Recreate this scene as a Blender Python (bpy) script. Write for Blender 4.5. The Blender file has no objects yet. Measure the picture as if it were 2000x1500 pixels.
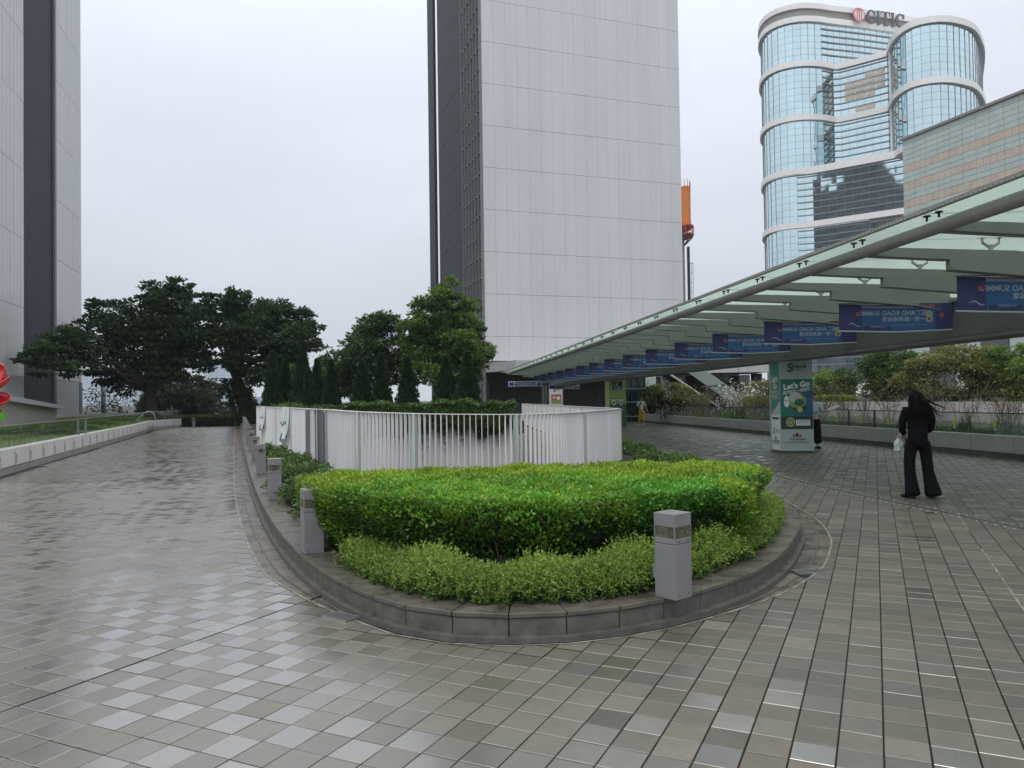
import bpy, math, random
import numpy as np
from mathutils import Vector, Matrix, geometry
random.seed(7); rng = np.random.default_rng(7)
C = bpy.context.scene.collection
sc = bpy.context.scene
R = math.radians

# ------------------------------------------------------------------ camera
FOC, EYE = 1500.0, 1.6
PITCH, ROLL = math.atan(30/1500.0), 0.0145
cam = bpy.data.objects.new('camera', bpy.data.cameras.new('camera'))
cam.data.sensor_width = 36; cam.data.lens = FOC*36/2000
cam.data.clip_start = 0.05; cam.data.clip_end = 6000
C.objects.link(cam); sc.camera = cam
_r0 = Vector((1, 0, 0)); _u0 = Vector((0, -math.sin(PITCH), math.cos(PITCH))); _f = Vector((0, math.cos(PITCH), math.sin(PITCH)))
_r = _r0*math.cos(ROLL)-_u0*math.sin(ROLL); _u = _r0*math.sin(ROLL)+_u0*math.cos(ROLL)
_m = Matrix((_r, _u, -_f)).transposed().to_4x4(); _m.translation = (0, 0, EYE)
cam.matrix_world = _m

# ------------------------------------------------------------------ world, sun, exposure
SUN_EL, SUN_ROT = R(58), R(200)
w = bpy.data.worlds.new('World'); sc.world = w; w.use_nodes = True
nt = w.node_tree; nt.nodes.clear(); N = nt.nodes.new; L = nt.links.new
def math_node(nt, op, a=None, b=None, clamp=False):
    n = nt.nodes.new('ShaderNodeMath'); n.operation = op; n.use_clamp = clamp
    for i, v in enumerate((a, b)):
        if v is None: continue
        if isinstance(v, (int, float)): n.inputs[i].default_value = v
        else: nt.links.new(v, n.inputs[i])
    return n.outputs[0]
out = N('ShaderNodeOutputWorld'); bg1 = N('ShaderNodeBackground'); bg2 = N('ShaderNodeBackground'); mix = N('ShaderNodeMixShader')
sky = N('ShaderNodeTexSky'); sky.sky_type = 'NISHITA'; sky.sun_disc = False; sky.sun_elevation = SUN_EL; sky.sun_rotation = SUN_ROT
L(sky.outputs[0], bg1.inputs[0]); bg1.inputs[1].default_value = 0.1
tc = N('ShaderNodeTexCoord'); mp = N('ShaderNodeMapping'); mp.inputs['Scale'].default_value = (1.6, 1.6, 4.5)
L(tc.outputs['Generated'], mp.inputs[0])
nz = N('ShaderNodeTexNoise'); nz.inputs['Scale'].default_value = 1.3; nz.inputs['Detail'].default_value = 5; nz.inputs['Roughness'].default_value = .5
L(mp.outputs[0], nz.inputs[0])
cr = N('ShaderNodeValToRGB'); cr.color_ramp.elements[0].position = .3; cr.color_ramp.elements[0].color = (.655, .685, .755, 1)
cr.color_ramp.elements[1].position = .75; cr.color_ramp.elements[1].color = (.77, .815, .895, 1)
L(nz.outputs['Fac'], cr.inputs[0])
sx = N('ShaderNodeSeparateXYZ'); L(tc.outputs['Generated'], sx.inputs[0])
el = N('ShaderNodeMapRange'); el.inputs[1].default_value = .42; el.inputs[2].default_value = .85; L(sx.outputs[2], el.inputs[0])
wm = N('ShaderNodeMix'); wm.data_type = 'RGBA'; wm.inputs[7].default_value = (.83, .82, .80, 1); L(el.outputs[0], wm.inputs[0]); L(cr.outputs[0], wm.inputs[6]); L(wm.outputs[2], bg2.inputs[0])
mr = N('ShaderNodeMapRange'); mr.inputs[1].default_value = 0.1; mr.inputs[2].default_value = 1.0; mr.inputs[3].default_value = 1.0; mr.inputs[4].default_value = 1.9
L(sx.outputs[2], mr.inputs[0]); L(mr.outputs[0], bg2.inputs[1])
mix.inputs[0].default_value = .9; L(bg1.outputs[0], mix.inputs[1]); L(bg2.outputs[0], mix.inputs[2]); L(mix.outputs[0], out.inputs[0])
sl = bpy.data.lights.new('sun', 'SUN'); sl.energy = 1.2; sl.angle = R(16); sl.color = (1, .96, .9)
so = bpy.data.objects.new('sun', sl); C.objects.link(so)
_d = Vector((math.sin(SUN_ROT)*math.cos(SUN_EL), math.cos(SUN_ROT)*math.cos(SUN_EL), math.sin(SUN_EL)))
so.rotation_euler = _d.to_track_quat('Z', 'Y').to_euler()
sc.view_settings.view_transform = 'Standard'; sc.view_settings.look = 'None'; sc.view_settings.gamma = 1
sc.view_settings.exposure = 0.12; sc.view_settings.use_curve_mapping = False
sc.cycles.max_bounces = 6; sc.cycles.diffuse_bounces = 3; sc.cycles.glossy_bounces = 3; sc.cycles.transparent_max_bounces = 12
sc.cycles.transmission_bounces = 4; sc.cycles.volume_bounces = 0; sc.cycles.use_denoising = True

# ------------------------------------------------------------------ measuring helpers: a point of the place seen in a given direction
def _ray(x, y):
    u, v = x-1000, 750-y
    c, s = math.cos(ROLL), math.sin(ROLL)
    a, b = u*c+v*s, -u*s+v*c
    cp, sp = math.cos(PITCH), math.sin(PITCH)
    return a, FOC*cp-b*sp, FOC*sp+b*cp
def W(x, y, D):
    a, b, c = _ray(x, y); t = D/b; return Vector((a*t, D, EYE+c*t))
def G(x, y, z=0.0):
    a, b, c = _ray(x, y); t = (z-EYE)/c; return Vector((a*t, b*t, z))

# ------------------------------------------------------------------ materials
def bsdf(m): return m.node_tree.nodes['Principled BSDF']
def mat(name, col, rough=.6, metal=0, spec=.5, var=.12, vscale=3.0, bump=0, bscale=40, rvar=0, coat=0, streak=False, alpha=None):
    m = bpy.data.materials.new(name); m.use_nodes = True; t = m.node_tree; b = bsdf(m)
    b.inputs['Roughness'].default_value = rough; b.inputs['Metallic'].default_value = metal
    b.inputs['Specular IOR Level'].default_value = spec; b.inputs['Coat Weight'].default_value = coat; b.inputs['Coat Roughness'].default_value = .1
    co = t.nodes.new('ShaderNodeTexCoord'); src = co.outputs['Object']
    g = t.nodes.new('ShaderNodeNewGeometry'); pos = g.outputs['Position']
    if var:
        n = t.nodes.new('ShaderNodeTexNoise'); n.inputs['Scale'].default_value = vscale; n.inputs['Detail'].default_value = 6; n.inputs['Roughness'].default_value = .62
        if streak:
            mpp = t.nodes.new('ShaderNodeMapping'); mpp.inputs['Scale'].default_value = (1, 1, .12); t.links.new(pos, mpp.inputs[0]); t.links.new(mpp.outputs[0], n.inputs[0])
        else: t.links.new(pos, n.inputs[0])
        r = t.nodes.new('ShaderNodeValToRGB'); r.color_ramp.elements[0].position = .3; r.color_ramp.elements[1].position = .7
        r.color_ramp.elements[0].color = tuple(max(0, c*(1-var)) for c in col)+(1,); r.color_ramp.elements[1].color = tuple(min(1, c*(1+var)) for c in col)+(1,)
        t.links.new(n.outputs['Fac'], r.inputs[0]); t.links.new(r.outputs[0], b.inputs['Base Color'])
        if rvar:
            q = t.nodes.new('ShaderNodeMapRange'); q.inputs[1].default_value = .3; q.inputs[2].default_value = .7
            q.inputs[3].default_value = max(.02, rough-rvar); q.inputs[4].default_value = min(1, rough+rvar)
            t.links.new(n.outputs['Fac'], q.inputs[0]); t.links.new(q.outputs[0], b.inputs['Roughness'])
    else: b.inputs['Base Color'].default_value = tuple(col)+(1,)
    if bump:
        n2 = t.nodes.new('ShaderNodeTexNoise'); n2.inputs['Scale'].default_value = bscale; n2.inputs['Detail'].default_value = 4; t.links.new(pos, n2.inputs[0])
        bp = t.nodes.new('ShaderNodeBump'); bp.inputs['Strength'].default_value = bump; bp.inputs['Distance'].default_value = .01
        t.links.new(n2.outputs['Fac'], bp.inputs['Height']); t.links.new(bp.outputs[0], b.inputs['Normal'])
    return m
def leaf_mat(name, dark, light, trans=.3, rough=.4, spec=.4):
    m = bpy.data.materials.new(name); m.use_nodes = True; t = m.node_tree; b = bsdf(m); o = t.nodes['Material Output']
    a = t.nodes.new('ShaderNodeAttribute'); a.attribute_name = 'tint'
    r = t.nodes.new('ShaderNodeValToRGB'); r.color_ramp.elements[0].color = tuple(dark)+(1,); r.color_ramp.elements[1].color = tuple(light)+(1,)
    t.links.new(a.outputs['Fac'], r.inputs[0]); t.links.new(r.outputs[0], b.inputs['Base Color'])
    b.inputs['Roughness'].default_value = rough; b.inputs['Specular IOR Level'].default_value = spec
    tr = t.nodes.new('ShaderNodeBsdfTranslucent'); t.links.new(r.outputs[0], tr.inputs[0])
    mx = t.nodes.new('ShaderNodeMixShader'); mx.inputs[0].default_value = trans
    t.links.new(b.outputs[0], mx.inputs[1]); t.links.new(tr.outputs[0], mx.inputs[2]); t.links.new(mx.outputs[0], o.inputs[0])
    return m
def glass_mat(name, tint=(.8, .9, .86), clear=.75, rough=.03, body=None):
    m = bpy.data.materials.new(name); m.use_nodes = True; t = m.node_tree; b = bsdf(m); o = t.nodes['Material Output']
    b.inputs['Base Color'].default_value = tuple(body or (.2, .26, .24))+(1,); b.inputs['Roughness'].default_value = rough
    tr = t.nodes.new('ShaderNodeBsdfTransparent'); tr.inputs[0].default_value = tuple(tint)+(1,)
    fr = t.nodes.new('ShaderNodeFresnel'); fr.inputs[0].default_value = 1.5
    gl = t.nodes.new('ShaderNodeBsdfGlossy'); gl.inputs['Roughness'].default_value = rough
    m1 = t.nodes.new('ShaderNodeMixShader'); m1.inputs[0].default_value = clear
    t.links.new(b.outputs[0], m1.inputs[1]); t.links.new(tr.outputs[0], m1.inputs[2])
    m2 = t.nodes.new('ShaderNodeMixShader'); fm = math_node(t, 'MULTIPLY', fr.outputs[0], .22)
    t.links.new(fm, m2.inputs[0]); t.links.new(m1.outputs[0], m2.inputs[1]); t.links.new(gl.outputs[0], m2.inputs[2])
    t.links.new(m2.outputs[0], o.inputs[0]); return m
def tile_mat(name, v='slate'):
    m = bpy.data.materials.new(name); m.use_nodes = True; t = m.node_tree; b = bsdf(m); nn = t.nodes.new; ll = t.links.new
    a = nn('ShaderNodeAttribute'); a.attribute_name = 'tint'; gl = nn('ShaderNodeAttribute'); gl.attribute_name = 'gloss'
    pos = nn('ShaderNodeNewGeometry').outputs['Position']
    r = nn('ShaderNodeValToRGB'); e = r.color_ramp.elements
    e[0].position = 0; e[0].color = (.066, .066, .064, 1); e[1].position = 1; e[1].color = (.215, .182, .138, 1)
    for p, c in ((.25, (.096, .090, .072, 1)), (.5, (.116, .107, .085, 1)), (.72, (.152, .138, .108, 1)), (.86, (.185, .177, .16, 1))):
        x = e.new(p); x.color = c
    ll(a.outputs['Fac'], r.inputs[0])
    n = nn('ShaderNodeTexNoise'); n.inputs['Scale'].default_value = 9; n.inputs['Detail'].default_value = 7; n.inputs['Roughness'].default_value = .65; ll(pos, n.inputs[0])
    n3 = nn('ShaderNodeTexNoise'); n3.inputs['Scale'].default_value = 260; n3.inputs['Detail'].default_value = 2; ll(pos, n3.inputs[0])
    f = math_node(t, 'ADD', math_node(t, 'MULTIPLY', n.outputs['Fac'], .7), math_node(t, 'MULTIPLY', n3.outputs['Fac'], .5))
    f = math_node(t, 'ADD', f, .38)
    mc = nn('ShaderNodeMix'); mc.data_type = 'RGBA'; mc.blend_type = 'MULTIPLY'; mc.inputs[0].default_value = 1
    cb = nn('ShaderNodeCombineColor'); [ll(f, cb.inputs[i]) for i in range(3)]
    ll(r.outputs[0], mc.inputs[6]); ll(cb.outputs[0], mc.inputs[7])
    n2 = nn('ShaderNodeTexNoise'); n2.inputs['Scale'].default_value = .55; n2.inputs['Detail'].default_value = 5; ll(pos, n2.inputs[0])
    wet = nn('ShaderNodeMapRange'); wet.inputs[1].default_value = .38; wet.inputs[2].default_value = .6; ll(n2.outputs['Fac'], wet.inputs[0])
    mg = nn('ShaderNodeMapping'); mg.inputs['Rotation'].default_value = (0, 0, R(25.3)); mg.inputs['Scale'].default_value = (22, 130, 30); ll(pos, mg.inputs[0])
    ng = nn('ShaderNodeTexNoise'); ng.inputs['Scale'].default_value = 1; ng.inputs['Detail'].default_value = 6; ng.inputs['Roughness'].default_value = .7; ll(mg.outputs[0], ng.inputs[0])
    gm = math_node(t, 'ADD', .52, math_node(t, 'MULTIPLY', ng.outputs['Fac'], .92)); gc = nn('ShaderNodeCombineColor'); [ll(gm, gc.inputs[i]) for i in range(3)]
    mc2 = nn('ShaderNodeMix'); mc2.data_type = 'RGBA'; mc2.blend_type = 'MULTIPLY'; mc2.inputs[0].default_value = 1; ll(mc.outputs[2], mc2.inputs[6]); ll(gc.outputs[0], mc2.inputs[7]); mc = mc2
    # a patch of darker damp stone
    dk = nn('ShaderNodeMix'); dk.data_type = 'RGBA'; dk.inputs[7].default_value = (.09, .085, .07, 1)
    ll(math_node(t, 'MULTIPLY', wet.outputs[0], .40), dk.inputs[0]); ll(mc.outputs[2], dk.inputs[6]); ll(dk.outputs[2], b.inputs['Base Color'])
    # roughness: matte .5 to smooth .14
    rg = math_node(t, 'SUBTRACT', .52, math_node(t, 'MULTIPLY', gl.outputs['Fac'], .32))
    ct_ = math_node(t, 'MULTIPLY', gl.outputs['Fac'], 1.0); ll(ct_, b.inputs['Coat Weight']); ll(math_node(t, 'SUBTRACT', .46, math_node(t, 'MULTIPLY', gl.outputs['Fac'], .28)), b.inputs['Coat Roughness']); b.inputs['Coat IOR'].default_value = 3.0
    rg = math_node(t, 'SUBTRACT', rg, math_node(t, 'MULTIPLY', wet.outputs[0], .06))
    rg = math_node(t, 'ADD', rg, math_node(t, 'MULTIPLY', math_node(t, 'SUBTRACT', n3.outputs['Fac'], .5), .25), True)
    rg = math_node(t, 'MAXIMUM', rg, .07); ll(rg, b.inputs['Roughness'])
    mpp = nn('ShaderNodeMapping'); mpp.inputs['Rotation'].default_value = (0, 0, R(25.3)); mpp.inputs['Scale'].default_value = (30, 140, 30); ll(pos, mpp.inputs[0])
    n4 = nn('ShaderNodeTexNoise'); n4.inputs['Scale'].default_value = 1; n4.inputs['Detail'].default_value = 5; n4.inputs['Roughness'].default_value = .6; ll(mpp.outputs[0], n4.inputs[0])
    bp = nn('ShaderNodeBump'); bp.inputs['Distance'].default_value = .0022
    ll(math_node(t, 'SUBTRACT', .95, math_node(t, 'MULTIPLY', gl.outputs['Fac'], .70)), bp.inputs['Strength'])
    ll(math_node(t, 'ADD', n4.outputs['Fac'], math_node(t, 'MULTIPLY', n3.outputs['Fac'], .35)), bp.inputs['Height']); ll(bp.outputs[0], b.inputs['Normal'])
    b.inputs['Specular IOR Level'].default_value = .5
    return m

M = {}
M['tile'] = tile_mat('wet_slate')
M['mortar'] = mat('mortar', (.026, .024, .020), .8, var=.4, vscale=6, bump=.3)
M['ground'] = mat('ground', (.12, .12, .115), .5, var=.25, vscale=1.2, bump=.3)
M['kerb'] = mat('kerb_granite', (.088, .087, .078), .5, var=.35, vscale=9, bump=.5, bscale=160, rvar=.2)
M['kerb_top'] = mat('kerb_top', (.085, .080, .065), .36, var=.4, vscale=5, bump=.35, bscale=120, rvar=.22)
M['gutter'] = mat('gutter_concrete', (.11, .095, .08), .3, var=.55, vscale=4, bump=.4, bscale=90, rvar=.25)
M['lime'] = mat('lime_line', (.20, .185, .16), .6, var=.75, vscale=7, bump=.4)
M['soil'] = mat('soil', (.035, .027, .02), .9, var=.4, vscale=12, bump=.8, bscale=30)
M['bollard'] = mat('bollard_paint', (.178, .179, .184), .42, var=.1, vscale=5, bump=.12, bscale=220, rvar=.08)
M['dark_metal'] = mat('dark_metal', (.03, .032, .035), .45, metal=.3, var=.2)
M['steel'] = mat('steel', (.35, .36, .36), .35, metal=.8, var=.15)
M['lens'] = glass_mat('lens', (.86, .86, .78), .8, .05, (.35, .33, .26))
M['white_fence'] = mat('fence_paint', (.72, .72, .72), .45, var=.10, vscale=2.5, rvar=.1, streak=True)
M['post'] = mat('fence_post', (.42, .47, .45), .5, var=.2, vscale=6, streak=True)
M['pit_wall'] = mat('pit_wall', (.50, .47, .48), .6, var=.12, vscale=1.5, streak=True)
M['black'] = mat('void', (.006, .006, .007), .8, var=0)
M['panel'] = mat('tower_panel', (.58, .585, .60), .35, metal=.15, var=.06, vscale=.5, rvar=.06, streak=True)
M['panel_gap'] = mat('tower_joint', (.22, .22, .23), .7, var=.1)
M['charcoal'] = mat('charcoal_cladding', (.026, .030, .040), .6, spec=.3, var=.15, vscale=.6)
M['tint_glass'] = mat('tinted_glass', (.05, .06, .065), .08, spec=.8, var=.3, vscale=.5)
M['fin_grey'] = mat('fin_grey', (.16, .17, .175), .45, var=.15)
M['soffit'] = mat('soffit', (.40, .41, .42), .6, var=.05)
M['base_wall'] = mat('base_wall', (.085, .08, .074), .7, var=.12, vscale=.4)
M['citic_glass'] = mat('mirror_glass', (.60, .75, .78), .04, metal=1, var=.07, vscale=.12)
M['citic_frame'] = mat('curtain_frame', (.22, .24, .25), .5, var=.1)
M['citic_band'] = mat('white_band', (.80, .79, .78), .5, var=.05, vscale=.1)
M['beige'] = mat('beige_stone', (.56, .48, .40), .6, var=.12, vscale=.5)
M['green_glass'] = mat('pale_green_glass', (.46, .54, .52), .25, var=.12, vscale=.4, spec=.6)
M['brown_trim'] = mat('brown_trim', (.26, .235, .22), .6, var=.1)
M['canopy_steel'] = mat('canopy_steel', (.28, .285, .258), .5, var=.12, vscale=1.5, bump=.05)
M['spine'] = mat('spine_steel', (.13, .135, .13), .55, var=.15, vscale=1.2, bump=.05)
M['canopy_light'] = mat('canopy_light_steel', (.22, .215, .20), .45, var=.12, vscale=2)
M['cast'] = mat('cast_bracket', (.42, .40, .34), .55, var=.3, vscale=15)
M['rail_wall_white'] = mat('parapet_white', (.62, .61, .60), .5, var=.08, vscale=1.5, streak=True)
M['parapet_grey'] = mat('parapet_grey', (.33, .325, .30), .55, var=.1, vscale=2, bump=.1)
M['plinth'] = mat('plinth_dark', (.085, .085, .075), .6, var=.3, vscale=4)
M['rail_glass'] = glass_mat('rail_glass', (.86, .91, .86), .88, .04, (.16, .2, .17))
M['bark'] = mat('bark', (.026, .022, .018), .9, var=.35, vscale=5, bump=.7, bscale=18)
M['twig'] = mat('twig', (.085, .06, .045), .8, var=.35, vscale=6)
M['leaf_vivid'] = leaf_mat('leaf_vivid', (.012, .05, .008), (.17, .48, .05), .35, .32, .6)
M['leaf_lime'] = leaf_mat('leaf_lime', (.06, .14, .012), (.34, .50, .05), .35, .4)
M['leaf_juniper'] = leaf_mat('leaf_juniper', (.018, .055, .010), (.26, .39, .07), .3, .5)
M['leaf_dark'] = leaf_mat('leaf_dark', (.011, .026, .012), (.085, .155, .055), .2, .5, .3)
M['leaf_mid'] = leaf_mat('leaf_mid', (.018, .042, .012), (.12, .21, .055), .28, .42, .4)
M['leaf_fresh'] = leaf_mat('leaf_fresh', (.022, .055, .012), (.20, .33, .06), .3, .42, .4)
M['leaf_conifer'] = leaf_mat('leaf_conifer', (.009, .024, .010), (.045, .10, .034), .1, .6, .2)
M['leaf_ivy'] = leaf_mat('leaf_ivy', (.022, .048, .014), (.13, .24, .05), .2, .35, .5)
M['leaf_olive'] = leaf_mat('leaf_olive', (.045, .055, .018), (.30, .32, .10), .3, .5)
M['leaf_grey'] = leaf_mat('leaf_grey', (.03, .045, .025), (.13, .16, .09), .25, .5)
M['grass'] = leaf_mat('grass_blade', (.12, .17, .04), (.40, .46, .15), .3, .5)
M['lawn'] = mat('lawn', (.26, .30, .10), .8, var=.4, vscale=.7, bump=.5)
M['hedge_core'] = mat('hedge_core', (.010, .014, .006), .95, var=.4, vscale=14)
M['red'] = mat('red_gloss', (.50, .012, .02), .22, var=.05, coat=.5)
M['green_gloss'] = mat('green_gloss', (.10, .50, .03), .3, var=.05)
M['orange_net'] = mat('orange_net', (.65, .20, .045), .8, var=.2, vscale=.4)
M['far_glass'] = mat('far_glass', (.30, .46, .58), .3, var=.1, vscale=.02)
M['far_wall'] = mat('far_wall', (.50, .54, .58), .6, var=.1, vscale=.02)
M['white'] = mat('white_board', (.62, .66, .66), .45, var=.03)
M['poster_grey'] = mat('poster_grey', (.36, .42, .41), .4, var=.04)
M['poster_teal'] = mat('poster_teal', (.012, .165, .12), .35, var=.12)
M['poster_blue'] = mat('poster_blue', (.012, .09, .17), .35, var=.3, vscale=4)
M['poster_dark'] = mat('poster_dark', (.005, .035, .032), .35, var=.1)
M['poster_lime'] = mat('poster_lime', (.23, .34, .08), .4, var=.05)
M['poster_olive'] = mat('poster_olive', (.05, .075, .035), .4, var=.1)
M['ink_white'] = mat('ink_white', (.72, .75, .74), .5, var=0)
M['ink_black'] = mat('ink_black', (.01, .012, .012), .5, var=0)
M['ink_green'] = mat('ink_green', (.02, .12, .06), .5, var=0)
M['ink_lime'] = mat('ink_lime', (.42, .52, .05), .5, var=.08, vscale=12)
M['ink_red'] = mat('ink_red', (.42, .05, .05), .5, var=0)
M['sign_blue'] = mat('sign_blue', (.012, .035, .28), .4, var=.03)
M['banner_blue'] = mat('banner_blue', (.045, .12, .31), .6, var=.15, vscale=2)
M['banner_navy'] = mat('banner_navy', (.055, .055, .17), .6, var=.12, vscale=2)
M['banner_pale'] = mat('banner_pale', (.30, .33, .42), .6, var=.1)
M['banner_ink'] = mat('banner_ink', (.42, .48, .58), .6, var=0)
M['banner_gold'] = mat('banner_gold', (.46, .40, .22), .6, var=0)
M['banner_red'] = mat('banner_red', (.35, .10, .12), .6, var=0)
M['cloth_black'] = mat('cloth_black', (.006, .006, .008), .85, spec=.15, var=.3, vscale=20, bump=.25, bscale=35)
M['hair'] = mat('hair', (.005, .004, .004), .6, spec=.2, var=.3, vscale=60)
M['skin'] = mat('skin', (.42, .25, .18), .5, var=.05)
M['cloth_white'] = mat('cloth_white', (.55, .52, .50), .8, var=.08, vscale=14, bump=.2, bscale=25)
M['cloth_blue'] = mat('cloth_blue', (.36, .43, .50), .8, var=.1, vscale=14)
M['cloth_ochre'] = mat('cloth_ochre', (.42, .24, .03), .85, var=.15, vscale=14, bump=.2, bscale=25)
M['shoe'] = mat('shoe', (.008, .008, .008), .25, var=0)
M['bag'] = glass_mat('bag_plastic', (.9, .93, .9), .25, .3, (.62, .66, .6))
M['red_citic'] = mat('sign_red', (.55, .16, .16), .5, var=.04)
M['ink_slate'] = mat('sign_slate', (.085, .09, .11), .5, var=.04)
M['petal'] = mat('petal_white', (.5, .5, .44), .6, var=.1)

# canopy glass: pale green, fritted with fine stripes
def frit():
    m = bpy.data.materials.new('fritted_glass'); m.use_nodes = True; t = m.node_tree; b = bsdf(m); o = t.nodes['Material Output']
    uv = t.nodes.new('ShaderNodeTexCoord'); sp = t.nodes.new('ShaderNodeSeparateXYZ'); t.links.new(uv.outputs['Object'], sp.inputs[0])
    s = math_node(t, 'FRACT', math_node(t, 'MULTIPLY', sp.outputs[1], 1/.075)); st = math_node(t, 'GREATER_THAN', s, .42)
    b.inputs['Base Color'].default_value = (.50, .53, .51, 1); b.inputs['Roughness'].default_value = .3
    tl = t.nodes.new('ShaderNodeBsdfTranslucent'); tl.inputs[0].default_value = (.62, .68, .65, 1)
    tp = t.nodes.new('ShaderNodeBsdfTransparent'); tp.inputs[0].default_value = (.74, .86, .81, 1)
    m1 = t.nodes.new('ShaderNodeMixShader'); m1.inputs[0].default_value = .8; t.links.new(b.outputs[0], m1.inputs[1]); t.links.new(tl.outputs[0], m1.inputs[2])
    m2 = t.nodes.new('ShaderNodeMixShader'); f = math_node(t, 'ADD', math_node(t, 'MULTIPLY', st, .62), .28)
    t.links.new(f, m2.inputs[0]); t.links.new(tp.outputs[0], m2.inputs[1]); t.links.new(m1.outputs[0], m2.inputs[2]); t.links.new(m2.outputs[0], o.inputs[0])
    return m
M['frit'] = frit()

# ------------------------------------------------------------------ object helpers
def tag(o, label=None, cat=None, group=None, kind=None):
    if label: o['label'] = label
    if cat: o['category'] = cat
    if group: o['group'] = group
    if kind: o['kind'] = kind
    return o
def empty(name, loc=(0, 0, 0), rz=0, label=None, cat=None, group=None, kind=None):
    o = bpy.data.objects.new(name, None); C.objects.link(o); o.empty_display_size = .2
    o.location = loc; o.rotation_euler = (0, 0, rz); return tag(o, label, cat, group, kind)
def basis(o):
    return Matrix.LocRotScale(o.location, o.rotation_euler, o.scale)
def world_inv(p):
    m = Matrix.Identity(4); q = p; ch = []
    while q: ch.append(q); q = q.parent
    for q in reversed(ch): m = m @ q.matrix_parent_inverse @ basis(q)
    return m.inverted()
def put(name, me, parent=None, m4=None, local=False):
    o = bpy.data.objects.new(name, me); C.objects.link(o)
    if m4 is not None: o.matrix_basis = m4
    if parent:
        o.parent = parent
        if not local: o.matrix_parent_inverse = world_inv(parent)
    return o
class MB:
    def __init__(s): s.v = []; s.f = []; s.mi = []
    def poly(s, pts, m=0):
        i = len(s.v); s.v += [tuple(p) for p in pts]; s.f.append(tuple(range(i, i+len(pts)))); s.mi.append(m)
    def prism(s, poly, z0, z1, m=0, top=True):
        n = len(poly); i = len(s.v)
        zz = (lambda z, k: z[k] if isinstance(z, (list, tuple)) else z)
        s.v += [(p[0], p[1], zz(z0, k)) for k, p in enumerate(poly)]+[(p[0], p[1], zz(z1, k)) for k, p in enumerate(poly)]
        for k in range(n): s.f.append((i+k, i+(k+1) % n, i+n+(k+1) % n, i+n+k)); s.mi.append(m)
        s.f.append(tuple(i+k for k in reversed(range(n)))); s.f.append(tuple(i+n+k for k in range(n))); s.mi += [m, m]
    def box(s, x0, x1, y0, y1, z0, z1, m=0, fr=None):
        p = [(x0, y0), (x1, y0), (x1, y1), (x0, y1)]
        if fr: p = [fr(*q) for q in p]
        s.prism(p, z0, z1, m)
    def tube(s, pts, r, n=8, m=0, cap=True):
        pts = [Vector(p) for p in pts]; rr = r if isinstance(r, (list, tuple)) else [r]*len(pts); base = len(s.v)
        for k, p in enumerate(pts):
            d = (pts[min(k+1, len(pts)-1)]-pts[max(k-1, 0)]).normalized()
            a = d.cross(Vector((0, 0, 1)) if abs(d.z) < .95 else Vector((1, 0, 0))).normalized(); b = d.cross(a)
            for j in range(n):
                t = 2*math.pi*j/n; s.v.append(tuple(p+a*math.cos(t)*rr[k]+b*math.sin(t)*rr[k]))
        for k in range(len(pts)-1):
            for j in range(n):
                s.f.append((base+k*n+j, base+k*n+(j+1) % n, base+(k+1)*n+(j+1) % n, base+(k+1)*n+j)); s.mi.append(m)
        if cap:
            s.f.append(tuple(base+j for j in reversed(range(n)))); s.f.append(tuple(base+(len(pts)-1)*n+j for j in range(n))); s.mi += [m, m]
    def ball(s, c, r, m=0, nu=10, nv=7, sq=(1, 1, 1)):
        base = len(s.v)
        for i in range(nv+1):
            th = math.pi*i/nv
            for j in range(nu):
                ph = 2*math.pi*j/nu
                s.v.append((c[0]+r*sq[0]*math.sin(th)*math.cos(ph), c[1]+r*sq[1]*math.sin(th)*math.sin(ph), c[2]+r*sq[2]*math.cos(th)))
        for i in range(nv):
            for j in range(nu):
                s.f.append((base+i*nu+j, base+(i+1)*nu+j, base+(i+1)*nu+(j+1) % nu, base+i*nu+(j+1) % nu)); s.mi.append(m)
    def mesh(s, name, mats, smooth=False):
        me = bpy.data.meshes.new(name); me.from_pydata(s.v, [], s.f)
        for mm in (mats if isinstance(mats, (list, tuple)) else [mats]): me.materials.append(mm)
        me.polygons.foreach_set('material_index', s.mi)
        if smooth: me.polygons.foreach_set('use_smooth', [True]*len(s.f))
        me.update(); return me
    def build(s, name, mats, parent=None, local=False, smooth=False, **kw):
        return tag(put(name, s.mesh(name, mats, smooth), parent, None, local), **kw)
def bev(o, wdt=.004, seg=2):
    b = o.modifiers.new('edge', 'BEVEL'); b.width = wdt; b.segments = seg; b.limit_method = 'ANGLE'; return o
def frame(ox, oy, ang):
    c, s = math.cos(ang), math.sin(ang)
    return lambda a, b: (ox+a*c-b*s, oy+a*s+b*c)
def copy_tree(o, parent=None):
    c = o.copy(); C.objects.link(c)
    if parent: c.parent = parent
    for ch in KIDS.get(o.name, []): copy_tree(ch, c)
    return c
KIDS = {}
def index_kids(o):
    ks = [x for x in bpy.data.objects if x.parent == o]; KIDS[o.name] = ks
    for k in ks: index_kids(k)
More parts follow.
